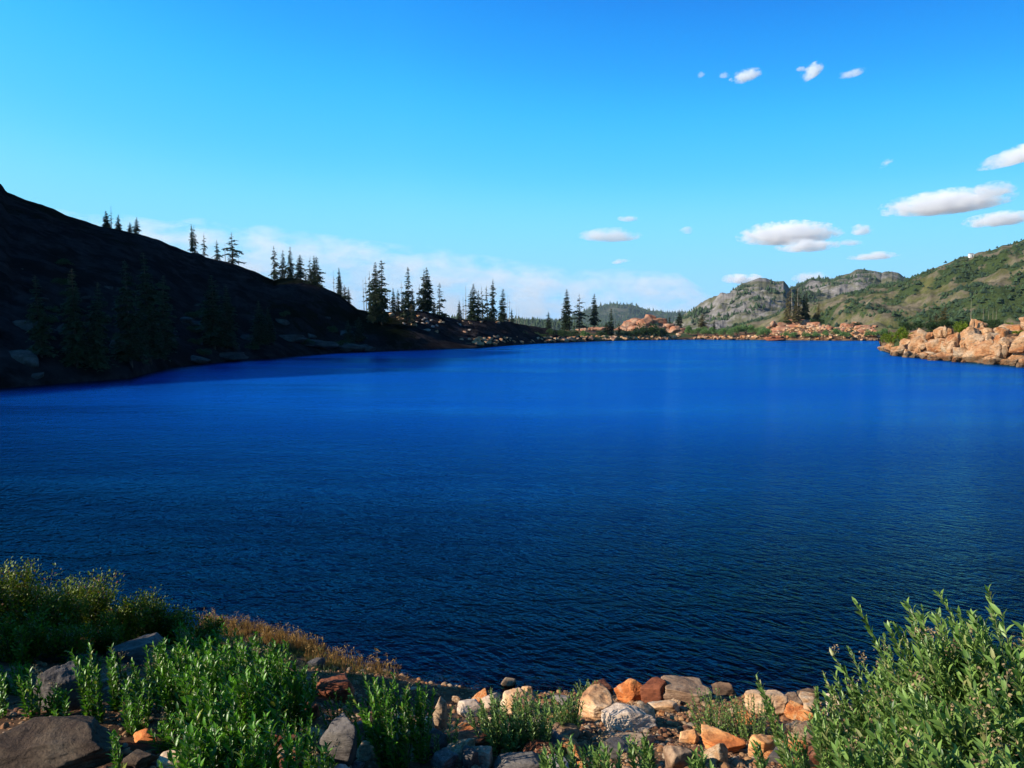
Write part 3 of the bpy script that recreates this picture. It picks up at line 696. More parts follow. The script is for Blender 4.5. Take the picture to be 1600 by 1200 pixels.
P_(706, 1180, 1098, 22, 3, .032, 'mid', 'leafy_plant', 'single yellowish stalk plant in front of the upright brown rock', None)
P_(686, 1192, 1142, 16, 2, .03, 'mid', 'leafy_plant', 'short single stalk in front of the smooth grey rounded rock', None)
gM = 'leafy plants of the middle clump'
P_(618, 1200, 1042, 80, 20, .042, 'dark', 'leafy_plant', 'tall leafy plant forming the centre of the middle clump', gM)
P_(660, 1190, 1058, 46, 10, .042, 'dark', 'leafy_plant', 'leafy plant on the right side of the middle clump by the grey rounded rock', gM)
P_(578, 1175, 1072, 44, 9, .04, 'dark', 'leafy_plant', 'leafy plant on the left side of the middle clump by the bluish slab', gM)
P_(532, 1150, 1084, 50, 8, .03, 'dark', 'leafy_plant', 'sparse dark plant above the bluish shaded slab', None)
P_(474, 1205, 1122, 56, 9, .036, 'dark', 'leafy_plant', 'leafy plant with dried tips below the red brown flat stone', None)
gL = 'green leafy plants massed on the left bank'; lL = 'green leafy plant in the dense mass left of the bluish slab'
for px, yb, yt, w, ns in [(288, 1135, 992, 74, 16), (332, 1150, 1000, 80, 18), (372, 1130, 985, 84, 18), (345, 1235, 1058, 105, 20), (405, 1205, 1032, 95, 20), (432, 1150, 1008, 76, 16), (464, 1150, 1030, 60, 14),
                      (392, 1290, 1100, 115, 20), (448, 1285, 1125, 80, 14), (325, 1300, 1125, 100, 18), (300, 1062, 965, 60, 12), (352, 1072, 970, 66, 12), (404, 1082, 985, 66, 12), (440, 1090, 1000, 60, 12), (478, 1100, 1040, 50, 10), (300, 1100, 1010, 80, 14), (256, 1090, 1000, 60, 12), (500, 1240, 1150, 70, 10)]:
    P_(px, yb, yt, w, ns, .050, 'dark', 'leafy_plant', lL, gL)
gS = 'small leafy plants among the shaded rocks on the left'
for px, yb, yt, w, ns, lab in [(152, 1128, 1012, 44, 8, 'leafy plant between the blue grey slab and the grey boulder'), (185, 1110, 1010, 44, 8, 'leafy plant directly below the grey boulder with the pale ridge'),
                          (236, 1112, 1026, 60, 10, 'leafy plant right of the grey boulder with the pale ridge'), (212, 1145, 1052, 66, 10, 'leafy plant with red leaves above the thin orange stone'),
                          (52, 1122, 1040, 36, 6, 'leafy plant standing on the shaded slab above the big corner boulder'), (4, 1122, 1044, 28, 5, 'leafy plant cut by the left edge above the corner boulder'),
                          (190, 1212, 1138, 22, 3, 'thin leafy stalk rising beside the big corner boulder'), (268, 1175, 1120, 60, 8, 'dark leafy plant beside the thin orange stone'), (28, 1085, 1035, 60, 12, 'low dark plant in front of the shaded olive shrubs at the left edge'), (135, 1070, 1015, 60, 12, 'low dark plant between the two shaded slabs'), (95, 1120, 1075, 50, 9, 'low plant at the foot of the blue grey slab')]:
    P_(px, yb, yt, w, ns, .04, 'dark', 'leafy_plant', lab, gS)
gO = 'olive shrubs along the left bank'
for px, yb, yt, w, ns, lab in [(-30, 1000, 860, 110, 26, 'olive shrub mostly outside the left edge'), (38, 1000, 878, 100, 28, 'tallest olive shrub at the left edge of the bank'), (98, 1000, 902, 80, 24, 'olive shrub second from the left edge'),
                          (146, 995, 890, 64, 22, 'rounded olive shrub with one twig reaching over the water'), (196, 1002, 932, 60, 18, 'low olive shrub right of the rounded one'),
                          (236, 1000, 914, 50, 16, 'olive shrub with an upright tip and orange leaves'), (282, 1008, 945, 56, 18, 'olive shrub with red leaves next to the green leafy mass'), (322, 1012, 962, 44, 14, 'lowest olive shrub beside the dry grass edge'), (30, 1035, 962, 80, 12, 'low shaded olive shrub in front of the tallest at the left edge'), (110, 1030, 965, 80, 12, 'low shaded olive shrub above the blue grey slab'), (172, 1020, 960, 50, 10, 'low shaded olive shrub just left of the grey boulder')]:
    P_(px, yb, yt, w, ns, .026, 'olive', 'olive_shrub', lab, gO)
for i, (px, yb, yt, w, ns, L, kind, name, label, group) in enumerate(PL):
    g0 = ground_at(px, yb); top = at(px, yt, g0.y); H = max(top.z - g0.z, .08); rad = w / 2 * g0.y / F
    root = thing(name, g0, label, 'shrub' if kind == 'olive' else 'plant', group)
    if kind == 'olive':
        plant_mesh(root, H * 1.0, rad * 1.1, int(ns * 1.7), L * 1.6, L * .82, OLV, lean=(-.05, 0), per=190, up=.5, spread=.55, bush=True, jitterh=.35, bare=.08, stemr=.003)
    elif L < .028 and kind == 'pale':
        plant_mesh(root, H, rad * 1.1, ns, L, L * .5, PALEB, lean=(-.1, 0), per=36, up=.7, spread=.45, bare=.05, stemr=.0025, flower=.1)
    else:
        mats = {'pale': PALEB, 'mid': (M_LEAFP, M_STEM, M_SEED), 'dark': BROAD}[kind]
        lean = (-.26, .05) if kind == 'pale' and px > 1190 else (-.10, .0)
        plant_mesh(root, H, rad, int(ns * 1.45) if ns > 7 else ns, L * 1.3, L * (.44 if kind != 'dark' else .46), mats, lean=lean, per=int(H / (L * .24)) + 10, up=1.15 if kind == 'pale' else .8,
                   flower=.08 if kind == 'pale' else .06, stemr=.0035, jitterh=.22, spread=.45, bare=.06)
# unseen shrub added, like the boulder, to shade the lower left corner
root = thing('olive_shrub', (-5.3, 3.3, zs(-5.3, 3.3)), 'olive shrub added outside the frame to shade the left corner', 'shrub', gO)
plant_mesh(root, 1.0, .9, 40, .05, .026, OLV, lean=(0, 0), per=80, up=.5, bush=True, jitterh=.35)

# dry grass strip
def grass(name, n, region_px, hmin, hmax, mat, seedfrac=.15):
    mb = MB()
    for _ in range(n):
        k = random.random(); px = np.interp(k, *zip(*[(q[0], q[1]) for q in region_px])); py = np.interp(k, *zip(*[(q[0], q[2]) for q in region_px])) + random.uniform(-4, 22)
        px += random.gauss(0, 8); g0 = ground_at(px, py)
        m = 14; P = np.tile(np.array(g0), (m, 1)) + rng.normal(0, .018, (m, 3)) * (1, 1, 0)
        D = rng.normal(0, .32, (m, 3)) + np.array([-.1, 0, 1]); D[:, 2] = abs(D[:, 2])
        L = rng.uniform(hmin, hmax, m)
        leaves(mb, P - (0, 0, .01), D, rng.normal(size=(m, 3)), L, rng.uniform(.0022, .004, m), bend=.25, fold=.1)
        if random.random() < seedfrac:
            h = hmax * random.uniform(1.2, 1.9); tip = g0 + Vector((random.gauss(-.15, .15) * h, random.gauss(0, .1) * h, h))
            tube(mb, [g0, (g0 + tip) / 2 + Vector((0, 0, .02)), tip], [.0016, .0013, .001], 3, rnd=.6)
            Q = np.array(tip) + rng.normal(0, .012, (8, 3)); leaves(mb, Q, rng.normal(size=(8, 3)) + (0, 0, .6), rng.normal(size=(8, 3)), .018, .008, rnd=.8)
    return tag(mb.build(name, mat), kind='stuff')
grass('dry_grass', 520, [(0, 318, 966), (.3, 380, 976), (.6, 440, 990), (.8, 480, 1005), (1, 500, 1018)], .03, .075, M_DRYGRASS)
grass('dry_grass', 80, [(0, 512, 1022), (1, 560, 1030)], .03, .08, M_DRYGRASS)
grass('dry_grass', 40, [(0, 566, 1036), (1, 625, 1048)], .03, .08, M_DRYGRASS, .35)
M_SEDGE = leafmat('green_sedge', (.03, .06, .012), (.10, .14, .03), rough=.5)
grass('green_grass', 220, [(0, 330, 985), (1, 600, 1062)], .04, .09, M_SEDGE, .05)

# ---------------------------------------------------------------- the boulders of the far shore
def hull_cluster(blocks, level, seed, depth_fn, zpad=.4, asp=.8, rough=.05, extra=0):
    mb = MB(); blocks = list(blocks)
    for k in range(extra):                      # smaller broken pieces wedged between the big blocks
        a_, b_ = random.sample(blocks[:len(blocks) - k], 1)[0], random.random()
        blocks.append((a_[0] + random.uniform(-.55, .55) * a_[2], a_[1] + random.uniform(-.3, .5) * a_[3], a_[2] * random.uniform(.25, .5), a_[3] * random.uniform(.3, .55), a_[4] - random.uniform(.2, 1.2)))
    for i, b in enumerate(blocks):
        px, py, w, h = b[:4]; Y = b[4] if len(b) > 4 else depth_fn(px, py)
        c = at(px, py, Y); wm = w * Y / F; hm = h * Y / F
        P, T = rock_shape(level, seed + i * 3, (1, 1, 1), rough=rough, nplane=14, blocky=.70)
        P = rotz(P, random.uniform(0, 6.28), random.uniform(-.4, .4), random.uniform(-.4, .4)); P = P / np.abs(P).max(0)
        P = P * np.array([wm * .56, wm * asp * .55, hm * .52 + zpad * .28])
        mb.add(P + np.array([c.x, Y + wm * .2, c.z - zpad * .25]), tris=T, rnd=random.random())
    return mb
OUT = [(1385, 544, 22, 9, 110), (1400, 540, 30, 16, 98), (1413, 546, 40, 16, 90), (1432, 523, 26, 16, 93), (1448, 524, 28, 22, 90), (1440, 538, 36, 24, 86), (1460, 526, 16, 16, 88), (1475, 519, 28, 24, 87), (1470, 539, 40, 28, 82),
       (1491, 538, 32, 36, 79), (1455, 553, 34, 10, 81), (1482, 556, 46, 12, 77.5), (1520, 520, 30, 20, 82), (1532, 508, 22, 18, 86), (1527, 532, 34, 22, 77), (1509, 538, 18, 22, 78), (1506, 554, 28, 22, 74.5), (1528, 553, 36, 28, 73),
       (1556, 527, 42, 26, 77), (1567, 516, 18, 12, 84), (1548, 546, 40, 30, 72), (1582, 540, 44, 36, 70), (1562, 562, 34, 14, 69.5), (1594, 561, 30, 24, 67), (1592, 515, 44, 20, 82), (1428, 551, 30, 10, 85),
       (1625, 530, 60, 50, 68), (1640, 510, 70, 40, 80), (1665, 548, 60, 46, 62), (1545, 518, 40, 12, 83), (1500, 560, 18, 10, 74), (1418, 534, 24, 14, 93), (1540, 564, 20, 10, 71), (1578, 565, 22, 10, 68), (1610, 568, 40, 16, 64)]
o = hull_cluster(OUT, 5, 900, None, zpad=1.0, rough=.13, extra=80).build('rock_outcrop', M_OUTCROP)
tag(o, 'sunlit orange and cream jointed rock outcrop at the right end of the lake', 'rock outcrop')
RED = [(975, 512, 26, 12, 236), (985, 506, 24, 14, 238), (995, 502, 28, 16, 240), (1008, 501, 24, 20, 236), (1016, 497, 18, 22, 240), (1030, 503, 30, 18, 240), (1044, 509, 26, 12, 238), (1056, 512, 20, 12, 236), (1000, 512, 36, 12, 230),
       (1026, 511, 26, 12, 232), (1066, 514, 16, 8, 236), (948, 512, 30, 7, 236), (930, 511, 22, 7, 236), (962, 514, 22, 7, 232), (910, 513, 20, 6, 232)]
RED = [(a_, b_ + 2, c_, d_ * .88, e_) for a_, b_, c_, d_, e_ in RED]
o = hull_cluster(RED, 4, 1300, None, zpad=1.2, rough=.13, extra=20).build('red_rock_mound', M_REDROCK)
tag(o, 'jagged red rock mound on the far shore right of the three lone firs', 'rock outcrop')
KNOB = [(1222, 507, 26, 12, 224), (1240, 504, 30, 12, 226), (1258, 505, 30, 12, 226), (1275, 509, 24, 12, 222), (1250, 512, 40, 10, 218), (1225, 515, 30, 10, 216), (1290, 511, 20, 8, 220), (1325, 509, 26, 10, 222), (1338, 506, 16, 8, 224), (1350, 512, 26, 12, 218), (1346, 521, 14, 14, 208),
        (1318, 516, 20, 8, 214), (1270, 519, 20, 8, 210), (1212, 520, 16, 7, 212), (1362, 520, 14, 9, 210)]
o = hull_cluster(KNOB, 4, 1500, None, zpad=1.3, rough=.12, extra=30).build('rocky_knoll', M_REDROCK)
tag(o, 'tan rocky knoll on the far shore under the dense fir clump', 'rock outcrop')
o = hull_cluster([(1207, 529, 22, 7, 193), (1217, 528, 20, 9, 193), (1212, 531, 28, 5, 192)], 4, 1700, None, zpad=.5).build('boulder', M_ROCK['dark'])
tag(o, 'dark boulder rising from the water before the far shore', 'rock')
# loose boulders along the far shore and on the knolls, each its own
BSH = [rock_shape(3 if k > 99 else 4, 2000 + k, (1, 1, .75), rough=.08, nplane=9) for k in range(8)]
BME = {(k, m): mesh_from('rock', BSH[k][0], BSH[k][1], mt, link=False) for k in range(8) for m, mt in (('r', M_REDROCK), ('o', M_OUTCROP), ('g', M_ROCK['grey']), ('s', M_ROCK['shade']))}
def shore_rock(px, py, w, Y, m, label, group, name='rock', sq=1.0):
    c = at(px, py, Y); o = bpy.data.objects.new(name, BME[(random.randrange(8), m)]); COL.objects.link(o)
    s = w * .5 * Y / F; o.location = c; o.scale = (s, s * random.uniform(.7, 1.1), s * random.uniform(.6, .9) * sq); o.rotation_euler = (random.gauss(0, .2), random.gauss(0, .2), random.uniform(0, 6.28))
    tag(o, label, 'rock', group)
for k in range(42):
    px = random.uniform(1085, 1372); Y = float(shoreY(tang(px))) + random.uniform(.2, 3); y_ = at(px, 520, Y)
    row = 512 + EYE * F / Y - random.uniform(.5, 1.5)
    shore_rock(px, row, random.uniform(4, 12), Y, random.choice('ro'), 'small orange rock in the line along the far right shore', 'rocks along the far right shore')
for k in range(50):
    px = random.uniform(1190, 1372); row = random.uniform(509, 525); Y = float(shoreY(tang(px))) + (527 - row) * 1.1
    shore_rock(px, row, random.uniform(5, 12), Y, random.choice('ro'), 'orange rock scattered among the shrubs under the fir clump', 'rocks on the far right knoll')
for k in range(18):
    px = random.uniform(862, 960); Y = float(shoreY(tang(px))) + random.uniform(.2, 8); row = 512 + EYE * F / Y - random.uniform(.5, 5)
    shore_rock(px, row, random.uniform(6, 15), Y, 'r', 'reddish rock at the waterline below the three lone firs', 'rocks below the lone firs')
rub = MB()                                  # the small rubble between the individual rocks of the knoll and the far shore
for k in range(620):
    px = random.choice((random.uniform(1085, 1374), random.uniform(1195, 1372), random.uniform(740, 1060))); Y = float(shoreY(tang(px))) + random.uniform(.2, 24 if px > 1190 else 7)
    X_ = tang(px) * Y; z_ = max(zs(X_, Y), .0); w_ = random.uniform(.2, .75); P, Tt = BSH[k % 8]
    P = rotz(P, random.uniform(0, 6.28), random.gauss(0, .3)) * (w_, w_, w_ * .8); rub.add(P[:0] if False else P + np.array([X_, Y, z_ + w_ * .2]), tris=Tt, rnd=random.random())
tag(rub.build('rubble', M_OUTCROP), kind='stuff')
shore_rock(892, 531, 16, 176, 'o', 'large tilted tan rock at the waterline below the three lone firs', None)
for k in range(12):
    px = random.uniform(985, 1065); Y = float(shoreY(tang(px))) + random.uniform(.3, 4)
    shore_rock(px, 512 + EYE * F / Y - 1.2, random.uniform(5, 11), Y, 'r', 'rock at the waterline below the red rock mound', 'rocks below the red mound')
shore_rock(1043, 524, 9, 212, 'o', 'upright tan rock standing left at the foot of the red rock mound', None)
shore_rock(1061, 523, 10, 212, 'o', 'upright tan rock standing right at the foot of the red rock mound', None)
def hill_pt(px, row):
    """point of the hillside seen at this pixel"""
    t = tang(px, row); j = int(np.argmin(abs(ht - t))); zz = Zh[:, j]; ys = Yh[:, j]
    el = 512 - (zz - EYE) / ys * F
    k = np.argmax((el <= row) & (hu > .0)) if ((el <= row) & (hu > 0)).any() else int(np.argmax(hu >= 1))
    return float(ys[k])
for k in range(32):
    px = random.gauss(665, 26); row = 500 + (px - 640) * .12 + random.gauss(0, 5)
    row = max(row, 491); Y = hill_pt(px, row)
    shore_rock(px, row, random.uniform(4, 9), Y, random.choice('og'), 'pale rock lit on the knoll below the fir groups', 'rocks on the lit knoll')
shore_rock(647, 508, 13, hill_pt(647, 508), 'o', 'brightest pale block on the lit knoll', None)
shore_rock(668, 516, 12, hill_pt(668, 516), 'g', 'lowest grey block on the lit knoll', None)
shore_rock(612, 492, 12, hill_pt(612, 492), 'o', 'pale rock right of the tallest pair of firs', None)
for k in range(16):
    px = random.uniform(715, 800); row = random.choice((random.gauss(529, 2.5), random.gauss(505, 2))); Y = hill_pt(px, row)
    shore_rock(px, row, random.uniform(4, 10), Y, 'r' if k % 2 else 'o', 'reddish rock on the dark slope left of the central shrubs', 'rocks on the dark slope')
for k in range(24):
    px = random.uniform(20, 560); row = random.uniform(0, 1); yr = np.interp(px, RIDGE[:, 0], RIDGE[:, 1]); ys = 512 + EYE * F / float(shoreY(tang(px)))
    row = yr + (ys - yr) * (.35 + .62 * row); Y = hill_pt(px, row)
    shore_rock(px, row, random.uniform(8, 34), Y, 's', 'grey rock lying on the shaded hillside on the left', 'rocks on the shaded hillside', sq=.6)
LEDGE = [(345, 556, 60, 12), (300, 560, 40, 9), (480, 536, 70, 14), (530, 541, 60, 14), (445, 528, 50, 10), (180, 545, 40, 30), (95, 520, 26, 40), (30, 510, 60, 26), (25, 560, 50, 26), (560, 543, 40, 10), (380, 530, 40, 14), (290, 505, 50, 12)]
for i, (a_, b_, c_, d_) in enumerate(LEDGE):
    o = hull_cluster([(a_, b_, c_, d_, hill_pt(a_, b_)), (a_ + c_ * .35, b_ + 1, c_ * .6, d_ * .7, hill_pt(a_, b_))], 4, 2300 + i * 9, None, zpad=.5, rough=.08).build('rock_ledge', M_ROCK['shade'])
    tag(o, 'broken grey rock ledge on the shaded left hillside above the water', 'rock ledge', 'rock ledges on the shaded hillside')

# ---------------------------------------------------------------- conifers
def conifer_meshes(seed, wr, dens=1.0, ragged=.35, topbare=.0, botbare=.06, mat=None, dead=False, nb=44):
    """unit-height tree: trunk mesh, crown mesh. wr = crown radius / height"""
    rg = np.random.default_rng(seed); random.seed(seed)
    tb = MB(); lean = rg.normal(0, .012, 2)
    pts = [(lean[0] * z, lean[1] * z, z) for z in np.linspace(-.03, 1, 8)]
    tube(tb, pts, [.018 * (1 - z * .93) + .001 for z in np.linspace(0, 1, 8)], 6)
    cb = MB()
    if dead:
        for k in range(int(26 * dens)):
            z = rg.uniform(.2, .97); a = rg.uniform(0, 6.28); L = wr * (1.05 - z) * rg.uniform(.3, 1.2)
            tube(tb, [(0, 0, z), (math.cos(a) * L * .6, math.sin(a) * L * .6, z - L * .05), (math.cos(a) * L, math.sin(a) * L, z - L * .3)], [.003, .002, .001], 3)
    n = nb if not dead else 6
    for k in range(n):
        z = botbare + (1 - botbare) * ((k + rg.random()) / n) ** 1.0
        if dead and z < .6: z = rg.uniform(.3, .9)
        rz = wr * ((1 - z) ** .62 * .92 * (1 - .25 * max(0, .3 - z)) + .04) * (1 + ragged * rg.normal() * .5)
        if z > .86: rz *= .8
        m = max(3, int((7 if not dead else 2) * dens * (1.1 - .5 * z)))
        for b in range(m):
            if rg.random() < ragged * .35: continue
            a = rg.uniform(0, 6.28); L = rz * rg.uniform(.5, 1.2); dz = -.35 - .25 * rg.random() + z * .5
            out = np.array([math.cos(a), math.sin(a), 0]); q = 5
            s = np.linspace(.18, 1, q)[:, None]
            B = np.array([lean[0] * z, lean[1] * z, z]) + out * L * s + np.array([0, 0, 1]) * L * dz * s ** 1.5 + rg.normal(0, .003, (q, 3))
            side = np.cross(out, (0, 0, 1))
            for sg in (-1, 1, 0):
                D = out * .8 + side * sg * .9 + rg.normal(0, .25, (q, 3)) + np.array([0, 0, -.15 + .35 * rg.random()])
                ll = L * .42 * (1.1 - .5 * s[:, 0]) * rg.uniform(.7, 1.2, q) + .006
                leaves(cb, B, D, rg.normal(0, .5, (q, 3)) + np.array([0, 0, 1]), ll, ll * .62, bend=.3, fold=.1, rnd=rg.random(q))
    return tb.build('trunk', M_DEADWOOD if dead else M_BARK, link=False), (cb.build('crown', mat or M_NEEDLE, link=False, smooth=False) if not (dead and dens < .7) else None)
VAR = {
 'dense': [conifer_meshes(14, .15, 1.5, .45), conifer_meshes(15, .15, 1.1, .5), conifer_meshes(11, .15, 1.3, .25), conifer_meshes(12, .15, 1.35, .3), conifer_meshes(13, .15, 1.2, .35)],
 'slim': [conifer_meshes(24, .15, .9, .6), conifer_meshes(25, .15, 1.2, .35), conifer_meshes(21, .15, 1.0, .45), conifer_meshes(22, .15, .95, .5), conifer_meshes(23, .15, 1.0, .45)],
 'sparse': [conifer_meshes(31, .15, .7, .8, nb=26), conifer_meshes(32, .15, .75, .75, nb=28)],
 'olive': [conifer_meshes(43, .15, .6, .7, mat=M_NEEDLE2, dead=False), conifer_meshes(41, .15, .8, .5, mat=M_NEEDLE2), conifer_meshes(42, .15, 1.1, .45, mat=M_NEEDLE2)],
 'snag': [conifer_meshes(51, .09, .6, .5, dead=True), conifer_meshes(52, .09, .65, .5, dead=True)],
 'bristly': [conifer_meshes(61, .11, 1.0, .5, dead=True), conifer_meshes(62, .11, 1.1, .5, dead=True)],
}
random.seed(99)
def tree(px, yt, yb, w, Y, var, label, group, name='fir_tree'):
    b = at(px, yb, Y); t = at(px, yt, Y); H = t.z - b.z
    tm, cm = VAR[var][random.randrange(len(VAR[var]))]
    r = thing(name, b, label, 'tree', group); r.rotation_euler = (random.gauss(0, .022), random.gauss(0, .022), random.uniform(0, 6.28))
    wr = w / 2 * Y / F; k = wr / (.15 if var not in ('snag', 'bristly') else .11)
    r.scale = (1, 1, 1)
    for nm, me in (('trunk', tm), ('crown', cm)):
        if me is None: continue
        o = bpy.data.objects.new(nm, me); COL.objects.link(o); o.parent = r
        o.scale = (k * 1.15, k * 1.15, H) if nm == 'crown' else (max(k, H * .7), max(k, H * .7), H)
def ridgeY(px): return float(np.interp(tang(px), RX, RIDGE[:, 2]))
